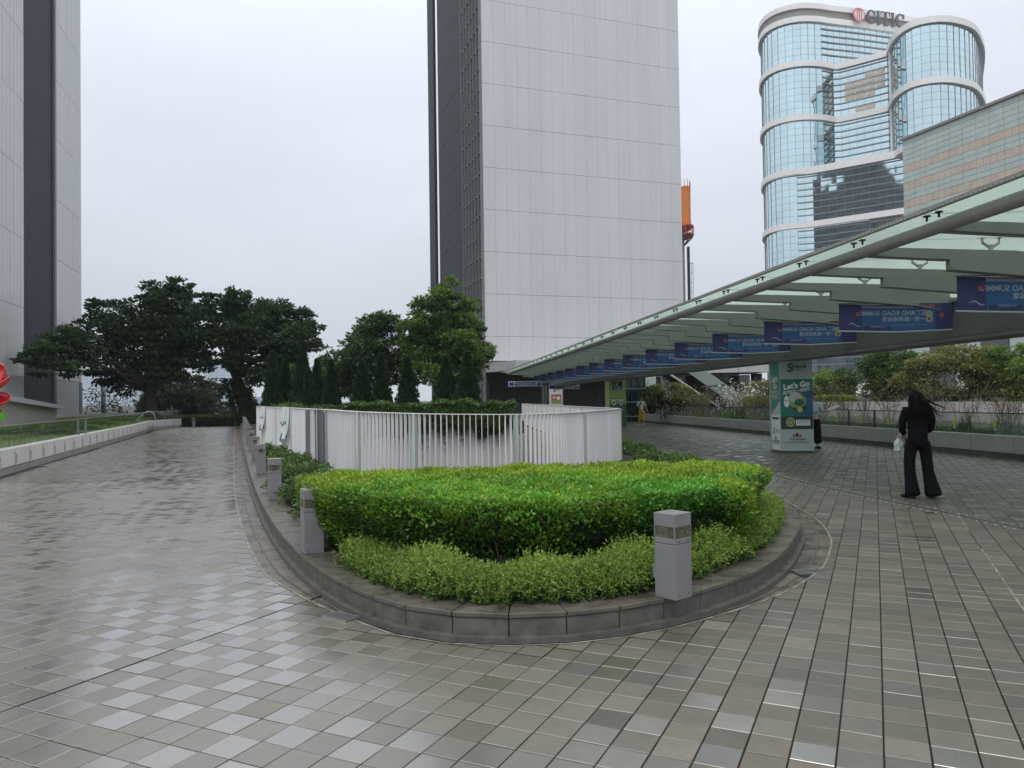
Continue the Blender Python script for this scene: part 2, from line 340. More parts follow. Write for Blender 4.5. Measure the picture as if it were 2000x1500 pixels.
def face_mesh(name, verts, faces, mats, attrs=None, smooth=False):
    """verts (n,3) array, faces (k,4) array"""
    me = bpy.data.meshes.new(name); nv = len(verts); nf = len(faces)
    me.vertices.add(nv); me.vertices.foreach_set('co', np.asarray(verts, np.float32).ravel())
    me.loops.add(nf*4); me.loops.foreach_set('vertex_index', np.asarray(faces, np.int32).ravel())
    me.polygons.add(nf); me.polygons.foreach_set('loop_start', np.arange(0, nf*4, 4, dtype=np.int32)); me.polygons.foreach_set('loop_total', np.full(nf, 4, np.int32))
    for mm in (mats if isinstance(mats, (list, tuple)) else [mats]): me.materials.append(mm)
    for k, v in (attrs or {}).items():
        a = me.attributes.new(k, 'FLOAT', 'FACE'); a.data.foreach_set('value', np.asarray(v, np.float32))
    me.update(calc_edges=True); me.validate()
    if not smooth: me.shade_flat()
    return me
def unit(a): return a/np.maximum(np.linalg.norm(a, axis=1, keepdims=True), 1e-6)
def leaves(name, c, d, size, tint, material, parent=None, ratio=.5, **kw):
    n = len(c); size = np.broadcast_to(np.asarray(size, float).reshape(-1, 1) if np.ndim(size) else np.full((n, 1), size), (n, 1))*rng.uniform(.55, 1.45, (n, 1))
    d = unit(d); side = unit(np.cross(d, rng.normal(size=(n, 3)))); up = np.cross(side, d)
    mid = c+d*size*.45+up*size*.08
    v = np.stack([c, mid+side*size*ratio*.5, c+d*size, mid-side*size*ratio*.5], 1).reshape(-1, 3)
    me = face_mesh(name, v, np.arange(4*n).reshape(-1, 4), material, {'tint': np.clip(tint, 0, 1)})
    return tag(put(name, me, parent), **kw)
def inpoly(P, poly):
    x, y = P[:, 0], P[:, 1]; r = np.zeros(len(P), bool); q = np.asarray([(p[0], p[1]) for p in poly]); x0, y0 = q[:, 0], q[:, 1]; x1, y1 = np.roll(x0, -1), np.roll(y0, -1)
    for a, b, c, d in zip(x0, y0, x1, y1):
        if b == d: continue
        r ^= ((b > y) != (d > y)) & (x < (c-a)*(y-b)/(d-b)+a)
    return r
def smooth_path(p, step):
    p = [Vector((q[0], q[1], q[2] if len(q) > 2 else 0)) for q in p]; o = []
    for i in range(len(p)-1):
        a, b, c, d = p[max(i-1, 0)], p[i], p[i+1], p[min(i+2, len(p)-1)]; n = max(2, int((c-b).length/step*3))
        for k in range(n):
            t = k/n; o.append(.5*((2*b)+(c-a)*t+(2*a-5*b+4*c-d)*t*t+(-a+3*b-3*c+d)*t**3))
    o.append(p[-1]); L_ = [0]
    for i in range(1, len(o)): L_.append(L_[-1]+(o[i]-o[i-1]).length)
    n = max(1, round(L_[-1]/step)); res = []; j = 0
    for k in range(n+1):
        s = L_[-1]*k/n
        while j < len(o)-2 and L_[j+1] < s: j += 1
        t = (s-L_[j])/max(1e-9, L_[j+1]-L_[j]); res.append(o[j].lerp(o[j+1], min(1, t)))
    return res
def normals2(path):       # right-hand normals
    o = []
    for i in range(len(path)):
        d = path[min(i+1, len(path)-1)]-path[max(i-1, 0)]; o.append(Vector((d.y, -d.x, 0)).normalized())
    return o
_txt = {}
def text_mesh(s, size, material, mirror=False, shear=0, extrude=.0, ox=.0):
    k = (s, size, material.name, mirror, shear, extrude, ox)
    if k in _txt: return _txt[k]
    cu = bpy.data.curves.new('lettering', 'FONT'); cu.body = s; cu.size = size; cu.align_x = 'CENTER'; cu.align_y = 'CENTER'; cu.shear = shear; cu.extrude = extrude; cu.offset = ox; cu.resolution_u = 3
    o = bpy.data.objects.new('tmp', cu); C.objects.link(o); bpy.context.view_layer.update()
    me = bpy.data.meshes.new_from_object(o.evaluated_get(bpy.context.evaluated_depsgraph_get())); bpy.data.objects.remove(o)
    if mirror:
        for v in me.vertices: v.co.x *= -1
    me.materials.clear(); me.materials.append(material); me.name = 'lettering'; _txt[k] = me; return me
def facem(origin, right, up):   # matrix putting local XY on a wall
    r = Vector(right).normalized(); u = Vector(up).normalized(); n = r.cross(u)
    m = Matrix((r, u, n)).transposed().to_4x4(); m.translation = Vector(origin); return m

# ================================================================== KERB PATH AND PAVING
kp = [(-20.4, 57.5), (-17.97, 50.8), (-10.25, 29.2), (-7.43, 21.4), (-5.03, 14.8), (-3.51, 10.8), (-2.642, 8.657), (-1.99, 7.22), (-1.488, 6.303), (-1.082, 5.72), (-.734, 5.36), (-.368, 5.18), (-.025, 5.13),
      (.317, 5.158), (.673, 5.265), (1.068, 5.48), (1.522, 5.83), (1.986, 6.33), (2.45, 7.04), (2.95, 8.05), (3.27, 8.82), (3.62, 10.2), (3.86, 12.5), (3.95, 15.5), (3.98, 19), (4.0, 28), (3.6, 40), (3.3, 46)]
path = smooth_path(kp, .39); nor = normals2(path)
def offs(d): return [p+n*d for p, n in zip(path, nor)]
gw_ = lambda p: (.105+.20*min(1, max(0, (p.y-5.75)/1.6)))
def offg(e=0, k=1): return [p+n*(gw_(p)*k+e) for p, n in zip(path, nor)]
island = [(p.x, p.y) for p in offg(-.01)]+[(2, 52), (-19, 60)]
AX, CU, CV = R(25.3), .19, .20
ud = np.array([math.cos(AX), -math.sin(AX)]); vd = np.array([math.sin(AX), math.cos(AX)])
paving = empty('paving', label='wet grey slate paving of roadway and plaza', kind='structure')
def build_paving():
    us = np.arange(-262, 60); vs = np.arange(-30, 330)
    I, J = np.meshgrid(us, vs, indexing='ij'); I = I.ravel(); J = J.ravel()
    coff = rng.uniform(-.022, .022, 400); offv = np.where(I*CU > .05, coff[I+270], 0)
    cu_ = (I+.5)*CU; cv_ = (J+.5)*CV+offv
    X = cu_*ud[0]+cv_*vd[0]; Y = cu_*ud[1]+cv_*vd[1]
    ok = (Y > 1.5) & (Y < 54.5) & (np.abs(X) < .8*Y+1.5) & (X > -11.6-.347*(Y-17.75)) & (X < 13.95-.111*Y) & ~((Y > 50) & (X > 0))
    I, J, X, Y = I[ok], J[ok], X[ok], Y[ok]
    hw, hv = CU/2, CV/2
    gu = np.where(I*CU > -.1, .0036, .0034); gv = .0036
    cor = []
    for su, sv in ((-1, -1), (1, -1), (1, 1), (-1, 1)):
        a = su*(hw-gu); b = sv*(hv-gv); cor.append(np.stack([X+a*ud[0]+b*vd[0], Y+a*ud[1]+b*vd[1]], 1))
    cor = np.stack(cor, 1)                     # n,4,2
    inn = np.stack([inpoly(cor[:, k], island) for k in range(4)], 1); cnt = inn.sum(1)
    full = cnt == 0; part = (cnt > 0) & (cnt < 4)
    n = len(X)
    tint = rng.beta(2.2, 2.6, n); tint = np.where(rng.random(n) < .05, rng.uniform(.85, 1, n), tint)
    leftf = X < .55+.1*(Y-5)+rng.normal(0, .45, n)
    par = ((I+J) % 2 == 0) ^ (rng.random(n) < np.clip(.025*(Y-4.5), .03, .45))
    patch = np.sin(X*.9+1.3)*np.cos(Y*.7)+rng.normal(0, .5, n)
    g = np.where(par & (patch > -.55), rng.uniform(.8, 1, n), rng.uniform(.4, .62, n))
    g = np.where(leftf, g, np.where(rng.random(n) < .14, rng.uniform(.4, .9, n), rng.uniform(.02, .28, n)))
    tint = np.where(leftf, .45+tint*.42, tint*.80)  # lighter base colour on the left stands in for bright sky sheen
    tiltx = rng.normal(0, .0045, n); tilty = rng.normal(0, .0045, n); dz = rng.normal(0, .0006, n)
    # nearest ones: one object each
    score = Y+.0*X; vis = full & (np.abs(X)/np.maximum(Y, .1) < .70) & (Y > 3.15)
    idx = np.where(vis)[0]; idx = idx[np.argsort(score[idx])][:300]; single = np.zeros(n, bool); single[idx] = True
    # shared tile meshes: 5 tints x 4 gloss, two sizes of joint
    cache = {}
    def tm(t, gq, wide):
        k = (int(t*11.99), int(gq*4.99), wide)
        if k not in cache:
            a = CU/2-(.0036 if wide else .0034); b = CV/2-.0036; e = .0025
            v = [(-a, -b, -.02), (a, -b, -.02), (a, b, -.02), (-a, b, -.02), (-a, -b, -.0025), (a, -b, -.0025), (a, b, -.0025), (-a, b, -.0025),
                 (-a+e, -b+e, 0), (a-e, -b+e, 0), (a-e, b-e, 0), (-a+e, b-e, 0)]
            f = [(8, 9, 10, 11)]+[(i, (i+1) % 4, (i+1) % 4+4, i+4) for i in range(4)]+[(i+4, (i+1) % 4+4, (i+1) % 4+8, i+8) for i in range(4)]
            cache[k] = face_mesh('paving_tile', np.array(v), np.array(f), M['tile'], {'tint': [(k[0]+.5)/12]*9, 'gloss': [(k[1]+.5)/5]*9})
        return cache[k]
    for i in idx:
        m4 = Matrix.LocRotScale(Vector((X[i], Y[i], dz[i])), Matrix(((1, 0, -tiltx[i]), (0, 1, -tilty[i]), (tiltx[i], tilty[i], 1))).to_quaternion() @ Matrix.Rotation(-AX, 3, 'Z').to_quaternion(), None)
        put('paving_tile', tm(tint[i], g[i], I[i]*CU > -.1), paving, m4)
    r = full & ~single; c = cor[r]; k = len(c)
    ctr = c.mean(1, keepdims=True); e = .0025
    z = dz[r][:, None]+(c[:, :, 0]-ctr[:, :, 0])*tiltx[r][:, None]+(c[:, :, 1]-ctr[:, :, 1])*tilty[r][:, None]
    top = np.concatenate([ctr+(c-ctr)*(1-e/.09), z[:, :, None]], 2)
    low = np.concatenate([c, np.full((k, 4, 1), -.02)], 2)
    mid = np.concatenate([c, z[:, :, None]-.0025], 2)
    V = np.concatenate([top, mid, low], 1).reshape(-1, 3); b0 = np.arange(k)[:, None]*12
    fs = [b0+np.array([0, 1, 2, 3])]
    near = (Y[r] < 16)
    for i in range(4):
        j = (i+1) % 4; fs.append((b0+np.array([4+i, 4+j, j, i]))[near]); fs.append((b0+np.array([8+i, 8+j, 4+j, 4+i]))[near])
    T = np.concatenate([tint[r]]+[tint[r][near]]*8); Gl = np.concatenate([g[r]]+[g[r][near]]*8)
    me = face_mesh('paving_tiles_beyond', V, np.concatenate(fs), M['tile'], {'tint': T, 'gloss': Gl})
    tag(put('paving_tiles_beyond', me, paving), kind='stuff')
    # cut tiles along the gutter
    mb_v, mb_f, at, ag = [], [], [], []
    O = np.array([(p[0], p[1]) for p in island]); 
    for i in np.where(part)[0]:
        d = np.hypot(O[:, 0]-X[i], O[:, 1]-Y[i]); d[-2:] = 99; a = int(np.argmin(d)); a0, a1 = max(a-1, 0), min(a+1, len(O)-3)
        t = O[a1]-O[a0]; nn_ = np.array([t[1], -t[0]]); nn_ /= np.linalg.norm(nn_); q = O[a]
        P = [cor[i, kk] for kk in range(4)]; out_ = []
        for kk in range(4):
            A, B = P[kk], P[(kk+1) % 4]; da, db = (A-q)@nn_, (B-q)@nn_
            if da > 0: out_.append(A)
            if da*db < 0: out_.append(A+(B-A)*da/(da-db))
        if len(out_) >= 3:
            b = len(mb_v); mb_v += [(p[0], p[1], 0) for p in out_]; mb_f.append(tuple(range(b, b+len(out_)))); at.append(tint[i]); ag.append(g[i])
    me = bpy.data.meshes.new('cut_tiles'); me.from_pydata(mb_v, [], mb_f); me.materials.append(M['tile'])
    for nme, v in (('tint', at), ('gloss', ag)): me.attributes.new(nme, 'FLOAT', 'FACE').data.foreach_set('value', v)
    tag(put('cut_tiles', me, paving), kind='stuff')
build_paving()

def strip(path_a, path_b, za, zb, name, m, parent, **kw):
    mb = MB()
    for i in range(len(path_a)-1):
        mb.poly([(path_a[i].x, path_a[i].y, za), (path_a[i+1].x, path_a[i+1].y, za), (path_b[i+1].x, path_b[i+1].y, zb), (path_b[i].x, path_b[i].y, zb)])
    return mb.build(name, m, parent, **kw)
# pit outline (opening for the ramp below the fence)
fence_pts = [(-8.3, 25.0, 1.49), (-5.45, 18.5, 1.485), (-3.95, 14.9, 1.48), (-3.52, 14.55, 1.465), (-2.76, 13.8, 1.425), (-1.66, 13.0, 1.39), (-.81, 12.8, 1.37), (.04, 12.9, 1.355), (.92, 13.75, 1.35), (1.7, 15.5, 1.35), (2.55, 18.3, 1.35)]
fence_right = [(2.55, 18.3, 1.35), (2.1, 24, 1.35), (1.65, 31, 1.35), (1.0, 41, 1.35), (.6, 47, 1.35)]
pit = [(-3.75, 15.0), (-3.35, 14.75), (-2.62, 14.0), (-1.6, 13.22), (-.8, 13.02), (.0, 13.12), (.8, 13.95), (1.52, 15.6), (2.38, 18.3), (1.5, 31), (.45, 46), (-1.4, 46), (.02, 30), (-7.6, 27.5), (-7.9, 24.8), (-5.2, 18.5)]
# ground sheet with holes
def holed(name, outer_, holes, z, m, **kw):
    loops = [[Vector((p[0], p[1], 0)) for p in outer_]]+[[Vector((p[0], p[1], 0)) for p in h] for h in holes]
    tri = geometry.tessellate_polygon(loops); flat = [p for l in loops for p in l]
    mb = MB(); mb.v = [(p.x, p.y, z) for p in flat]; mb.f = [tuple(t) for t in tri]; mb.mi = [0]*len(tri)
    me = mb.mesh(name, m); 
    import bmesh
    bm = bmesh.new(); bm.from_mesh(me); bmesh.ops.recalc_face_normals(bm, faces=bm.faces)
    if bm.faces[0].normal.z < 0: bmesh.ops.reverse_faces(bm, faces=bm.faces)
    bm.to_mesh(me); bm.free(); return tag(put(name, me), **kw)
holed('ground', [(-2500, -300), (2500, -300), (2500, 3500), (-2500, 3500)], [pit], -.02, M['mortar'], kind='structure')

kerb = empty('raised_kerb', label='curved grey granite kerb round the planted island', kind='structure')
inn = offs(-.33); facei = offs(-.09); lip_o = offs(.055); cap_o = offs(.012)
for i in range(len(path)-1):
    g_ = .0035; a, b = path[i], path[i+1]; u = (b-a).normalized()*g_; v_ = random.uniform(-.002, .002)
    s1 = MB(); s1.prism([(a+u)[:2], (b-u)[:2], (facei[i+1]-u)[:2], (facei[i]+u)[:2]], -.02, .143+v_*.3)
    bev(s1.build('kerb_stone', M['kerb'], kerb), .004, 1)
    if path[i].y < 56:
        s2 = MB(); s2.prism([(cap_o[i]+u)[:2], (cap_o[i+1]-u)[:2], (inn[i+1]-u)[:2], (inn[i]+u)[:2]], .146, .18+v_)
        bev(s2.build('coping_stone', M['kerb_top'], kerb), .006, 2)
mb = MB()
for i in range(0, len(path)-1):
    mb.prism([lip_o[i][:2], lip_o[i+1][:2], path[i+1][:2], path[i][:2]], -.02, .028+random.uniform(0, .005))
mb.build('kerb_footing', M['kerb'], kerb, kind='stuff')
gut = empty('gutter', label='shallow concrete gutter round the kerb', kind='structure')
strip(offg(), offs(.055), -.006, -.012, 'channel', M['gutter'], gut)
strip(offg(.022), offg(), .003, .002, 'lime_edge', M['lime'], gut)
strip(offg(0, .66), offg(-.02, .66), -.004, -.005, 'silt_line', M['kerb'], gut)
# drain grates
def grate(x, y, rz, label):
    t = empty('drain_grate', (x, y, .0), rz, label, 'drain grate', 'drain grates in the gutter')
    m = MB(); m.box(-.13, .13, -.075, -.065, -.01, .012); m.box(-.13, .13, .065, .075, -.01, .012); m.box(-.13, -.12, -.065, .065, -.01, .012); m.box(.12, .13, -.065, .065, -.01, .012)
    m.build('frame', M['steel'], t, True)
    for k in range(10):
        s = MB(); s.box(-.006, .006, -.065, .065, -.008, .010); o = s.build('bar', M['steel'], t, True); o.location.x = -.105+k*.0233
    s = MB(); s.box(-.12, .12, -.065, .065, -.011, -.0085); s.build('sump', M['black'], t, True)
    return t
gp = G(1583, 1116); grate(gp.x-.03, gp.y-.02, R(8), 'steel grate at the open drain slot on the right of the kerb')
s = MB(); s.box(gp.x-.16, gp.x+.06, gp.y-.19, gp.y-.11, -.005, -.002); tag(s.build('drain_slot', M['black']), 'open dark slot of the drain beside the right kerb', 'drain')
gp = G(683, 1202); grate(gp.x-.05, gp.y-.05, R(-36), 'small slatted grate in the gutter on the road side of the kerb')
# soil bed with hole for the pit
bed = [(p.x, p.y) for p in offs(-.32)]+[(1.5, 50), (-17.5, 58)]
holed('planting_bed', bed, [pit], .13, M['soil'], kind='structure')

# joint lines
def vline(u, v0, v1, wd, m, name, z=.003):
    mb = MB(); p = lambda a, b: (a*ud[0]+b*vd[0], a*ud[1]+b*vd[1])
    mb.prism([p(u-wd/2, v0), p(u+wd/2, v0), p(u+wd/2, v1), p(u-wd/2, v1)], -.01, z); return tag(mb.build(name, m), kind='structure')
vline(.95, 3.2, 9.2, .018, M['lime'], 'expansion_joint'); vline(.95, 10.4, 17, .014, M['lime'], 'expansion_joint')
g0 = G(0, 1390); u0 = g0.x*ud[0]+g0.y*ud[1]; u0 = round(u0/CU)*CU
vline(u0, 1, 5.6, .010, M['black'], 'road_joint', .0015)
# tactile drain line across the plaza
tl = smooth_path([(6.9, 2.5), (6.45, 5.2), (5.96, 9.0), (5.75, 10.5), (5.5, 12.2), (5.2, 15.3), (4.75, 21), (4.35, 28), (4.2, 38)], .15)
tn = normals2(tl)
tac = empty('slot_drain', label='studded metal slot drain crossing the plaza paving', kind='structure')
for d0 in (-.035, .035):
    mb = MB()
    for i in range(len(tl)-1):
        a, b = tl[i]+tn[i]*d0, tl[i+1]+tn[i+1]*d0; q, r = tn[i]*.008, tn[i+1]*.008
        mb.prism([(a-q)[:2], (b-r)[:2], (b+r)[:2], (a+q)[:2]], -.01, .005)
    mb.build('rail', M['steel'], tac)
mb = MB()
for i in range(len(tl)-1):
    a, b = tl[i], tl[i+1]; mb.poly([(*(a-tn[i]*.027)[:2], .0025), (*(a+tn[i]*.027)[:2], .0025), (*(b+tn[i+1]*.027)[:2], .0025), (*(b-tn[i+1]*.027)[:2], .0025)])
mb.build('slot', M['dark_metal'], tac)
mb = MB()
for i, p in enumerate(tl):
    for s_ in (-.11, .11):
        q = p+tn[i]*s_; mb.tube([(q.x, q.y, -.005), (q.x, q.y, .006)], .016, 8)
mb.build('stud', M['cast'], tac, kind='stuff')

# ================================================================== PIT AND FENCE
ramp = empty('sunken_ramp', label='pale walled sunken ramp opening behind the white fence', cat='ramp', kind='thing')
mb = MB(); n_ = len(pit)
for i in range(n_):
    a, b = pit[i], pit[(i+1) % n_]; mb.poly([(a[0], a[1], -4), (b[0], b[1], -4), (b[0], b[1], .125), (a[0], a[1], .125)])
mb.build('side_wall', M['pit_wall'], ramp)
mb = MB(); mb.poly([(p[0], p[1], -4) for p in pit]); mb.build('ramp_floor', M['black'], ramp)  # floor coloured black for the unlit depth of the pit
# curved planter wall on the far side of the opening, black sheet below it stands in for shade
pl = smooth_path([(-8.2, 26.2), (-6.5, 27.2), (-4, 28.3), (-1.6, 29.3), (.06, 29.7)], .9)
mb = MB()
for i in range(len(pl)-1):
    a, b = pl[i], pl[i+1]; mb = MB(); g_ = (b-a).normalized()*.006; q = Vector((-.02, .18, 0))
    mb.prism([(a+g_)[:2], (b-g_)[:2], (b-g_+q)[:2], (a+g_+q)[:2]], -1.02, .72); mb.build('wall_panel', M['pit_wall'], ramp)
mb = MB()
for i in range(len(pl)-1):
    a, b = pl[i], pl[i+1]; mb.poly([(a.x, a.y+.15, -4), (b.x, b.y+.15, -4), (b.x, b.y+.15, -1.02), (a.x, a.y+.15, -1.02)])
mb.build('shade_sheet', M['black'], ramp)
mb = MB(); mb.prism([(p.x, p.y+.2) for p in pl]+[(.5, 33.5), (-10.5, 33.5)], .13, .66)
tag(mb.build('planter_soil', M['soil']), kind='structure')

fence = empty('slatted_fence', (-1, 13, 0), 0, 'white slatted metal fence curving round the ramp opening', 'fence')
fp = smooth_path(fence_pts, .098); FH = 1.3
fm = MB(); fm.box(-.004, .004, -.032, .032, 0, FH-.012); finme = fm.mesh('slat', M['white_fence'])
fn = normals2(fp); cnt = 0; used_mb = MB()
rp = smooth_path(fence_right, .098); rn = normals2(rp)
lean = 0
for pth, nn2 in ((fp, fn), (rp[1:], rn[1:])):
    for p, q in zip(pth, nn2):
        ang = math.atan2(q.y, q.x)-math.pi/2+random.uniform(-.03, .03)
        if cnt < 300:
            o = put('slat', finme, fence, Matrix.Translation((p.x, p.y, p.z-FH)) @ Matrix.Rotation(ang, 4, 'Z')); cnt += 1
        else:
            fr = frame(p.x, p.y, ang); used_mb.box(-.004, .004, -.032, .032, p.z-FH, p.z-.012, 0, fr)
used_mb.build('far_slats', M['white_fence'], fence, kind='stuff')
for pth, nn2 in ((fp, fn), (rp, rn)):
    for z0, z1, hw in ((-.012, 0, .036), (-FH-.012, -FH, .036)):
        mb = MB()
        for i in range(len(pth)-1):
            a, b = pth[i], pth[i+1]; x, y = nn2[i]*hw, nn2[i+1]*hw
            mb.prism([(a-x)[:2], (b-y)[:2], (b+y)[:2], (a+x)[:2]], [a.z+z0, b.z+z0, b.z+z0, a.z+z0], [a.z+z1, b.z+z1, b.z+z1, a.z+z1])
        mb.build('rail', M['white_fence'], fence)
def near_on(path_, x, y): return min(range(len(path_)), key=lambda i: (path_[i].x-x)**2+(path_[i].y-y)**2)
for (x, y) in [(-3.95, 14.9), (-3.52, 14.55), (-2.76, 13.8), (-1.66, 13), (.04, 12.9), (1.35, 14.6), (2.55, 18.3), (-5.0, 17.3), (-6.2, 20.2)]:
    i = near_on(fp, x, y); p = fp[i]; ang = math.atan2(fn[i].y, fn[i].x)-math.pi/2
    mb = MB(); fr = frame(p.x, p.y, ang); mb.box(-.028, .028, -.045, .045, .1, p.z-.005, 0, fr); po = mb.build('post', M['post'], fence)
    for z in (.45, p.z-.16):
        mb = MB(); c = fr(-.0, -.06); d = fr(0, -.045); mb.tube([(c[0], c[1], z), (d[0], d[1], z)], .017, 8); mb.ball((c[0], c[1], z), .014, 0, 6, 4); mb.build('bolt', M['dark_metal'], po)
for k in range(5, len(rp), 24):
    p = rp[k]; mb = MB(); mb.box(p.x-.045, p.x+.045, p.y-.03, p.y+.03, .05, p.z-.004); mb.build('post', M['post'], fence)
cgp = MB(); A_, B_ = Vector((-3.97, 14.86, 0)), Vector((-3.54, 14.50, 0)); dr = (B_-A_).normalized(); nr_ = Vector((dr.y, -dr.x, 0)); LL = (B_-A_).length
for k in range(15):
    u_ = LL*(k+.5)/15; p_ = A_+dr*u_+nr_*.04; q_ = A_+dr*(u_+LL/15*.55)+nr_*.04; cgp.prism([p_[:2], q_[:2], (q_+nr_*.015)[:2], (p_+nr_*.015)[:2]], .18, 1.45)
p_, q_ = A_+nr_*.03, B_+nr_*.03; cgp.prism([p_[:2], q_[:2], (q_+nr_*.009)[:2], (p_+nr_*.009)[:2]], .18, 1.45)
cgp.build('shaded_slats', M['fin_grey'], fence, label='darker grey corrugated panel at the bend')  # added ribs, coloured darker to imitate slats edge-on to the light
# sagging paper banners on the road side of the fence
def paper(x, y, h, w_, label, sag):
    i = near_on(fp, x, y); p = fp[i]; n0 = fn[i]; t0 = Vector((-n0.y, n0.x, 0)); o0 = p+n0*.05
    verts = []; nx, nz = 14, 16
    for a in range(nz+1):
        for b in range(nx+1):
            u, v = b/nx, a/nz
            off = .02*math.sin(u*9+v*3)+.05*v*v*math.sin(u*14)+.12*sag*v
            zz = p.z+.015-h*v*(1-.35*u*sag*(v))-.03*math.sin(u*7)*v
            q = o0+t0*(w_*(u-.5)*(1+.25*v*sag))+n0*off; verts.append((q.x, q.y, zz))
    f = np.array([[a*(nx+1)+b, a*(nx+1)+b+1, (a+1)*(nx+1)+b+1, (a+1)*(nx+1)+b] for a in range(nz) for b in range(nx)])
    me = face_mesh('sheet', np.array(verts), f, [M['white'], M['ink_green'], M['banner_gold'], M['petal']])
    mi = []
    for a in range(nz):
        for b in range(nx):
            mi.append(1 if (6 <= a <= 7 and 2 <= b <= 10 and (b*7+a) % 3) or (a > 11 and b % 4 == 0) else 2 if (1 <= a <= 3 and 7 <= b <= 10) else 0)
    me.polygons.foreach_set('material_index', mi); me.polygons.foreach_set('use_smooth', [True]*len(mi))
    t = empty('paper_banner', (o0.x, o0.y, p.z), 0, label, 'banner'); put('sheet', me, t)
paper(-5.35, 18.2, .95, 1.5, 'larger torn white poster with green print sagging from the fence', .8)
paper(-7.4, 22.8, .8, 1.1, 'smaller faded white poster farther along the fence', .6)

# ================================================================== BOLLARDS
def bollard():
    t = empty('bollard_light', (0, 0, 0), 0, 'x', 'bollard', 'bollard lights on the kerb')
    h = .0925
    def bx(name, a, z0, z1, m, b=.004):
        mb = MB(); mb.box(-a, a, -a, a, z0, z1); return bev(mb.build(name, m, t, True), b)
    p = bx('post', h, 0, .385, M['bollard']); bx('collar', h, .388, .425, M['bollard'], .003); bx('cap', h+.001, .505, .60, M['bollard'], .005)
    l = bx('lens', h-.004, .425, .505, M['lens'], .001); mb = MB(); mb.tube([(0, 0, .425), (0, 0, .505)], .04, 12); mb.build('lamp_core', M['dark_metal'], t, True)
    for sx_ in (-1, 1):
        for sy in (-1, 1):
            mb = MB(); mb.box(sx_*(h-.004)-.004, sx_*(h-.004)+.004, sy*(h-.004)-.004, sy*(h-.004)+.004, .425, .505); mb.build('corner_bar', M['steel'], t, True)
    for sgn in (-1, 1):
        for z in (.035, .405):
            for ax in (0, 1):
                mb = MB(); a = (sgn*.05, -h-.002, z) if ax == 0 else (h+.002, sgn*.05, z); b = (sgn*.05, -h+.002, z) if ax == 0 else (h-.002, sgn*.05, z)
                mb.tube([a, b], .005, 8); mb.build('screw', M['dark_metal'], t, True)
    mb = MB(); mb.box(-.05, .05, h, h+.05, .12, .22); mb.build('junction_box', M['bollard'], t, True)
    return t
b0 = bollard(); index_kids(b0)
Lp = [0]
for i in range(1, len(path)): Lp.append(Lp[-1]+(path[i]-path[i-1]).length)
def on_path(x, y, inset=.19):
    i = near_on(path, x, y); q = path[i]-nor[i]*inset; return q, math.atan2(nor[i].y, nor[i].x)+math.pi/2
i1 = near_on(path, -1.95, 7.3); i0 = near_on(path, 1.2, 5.6)
labels = ['large grey bollard light at the front of the kerb, nearest the camera', 'grey bollard light where the kerb turns, beside the lime hedge corner', 'third grey bollard light from the front, beside dark glossy shrubs']
ordn = ['fourth', 'fifth', 'sixth', 'seventh', 'eighth', 'ninth', 'tenth', 'eleventh', 'twelfth']
spots = [(1.13, 5.5, 5), (-1.918, 7.318, 1), (-3.539, 11.178, 1)]
Ldone = Lp[near_on(path, -3.7, 11.2)]
pp = []
s_ = Ldone
for k in range(9):
    s_ -= 4.15; j = min(range(len(Lp)), key=lambda i: abs(Lp[i]-s_)); pp.append((path[j]-nor[j]*.19))
for k, (x, y) in enumerate([(a, b) for a, b, _ in spots]+[(p.x, p.y) for p in pp]):
    q, an = on_path(x, y); o = b0 if k == 0 else copy_tree(b0)
    if k < 2: q = Vector((x, y, 0))
    o.location = (q.x, q.y, .18); o.rotation_euler = (0, 0, an if k else R(40))
    o['label'] = labels[k] if k < 3 else '%s grey bollard light from the front along the road kerb' % ordn[k-3]

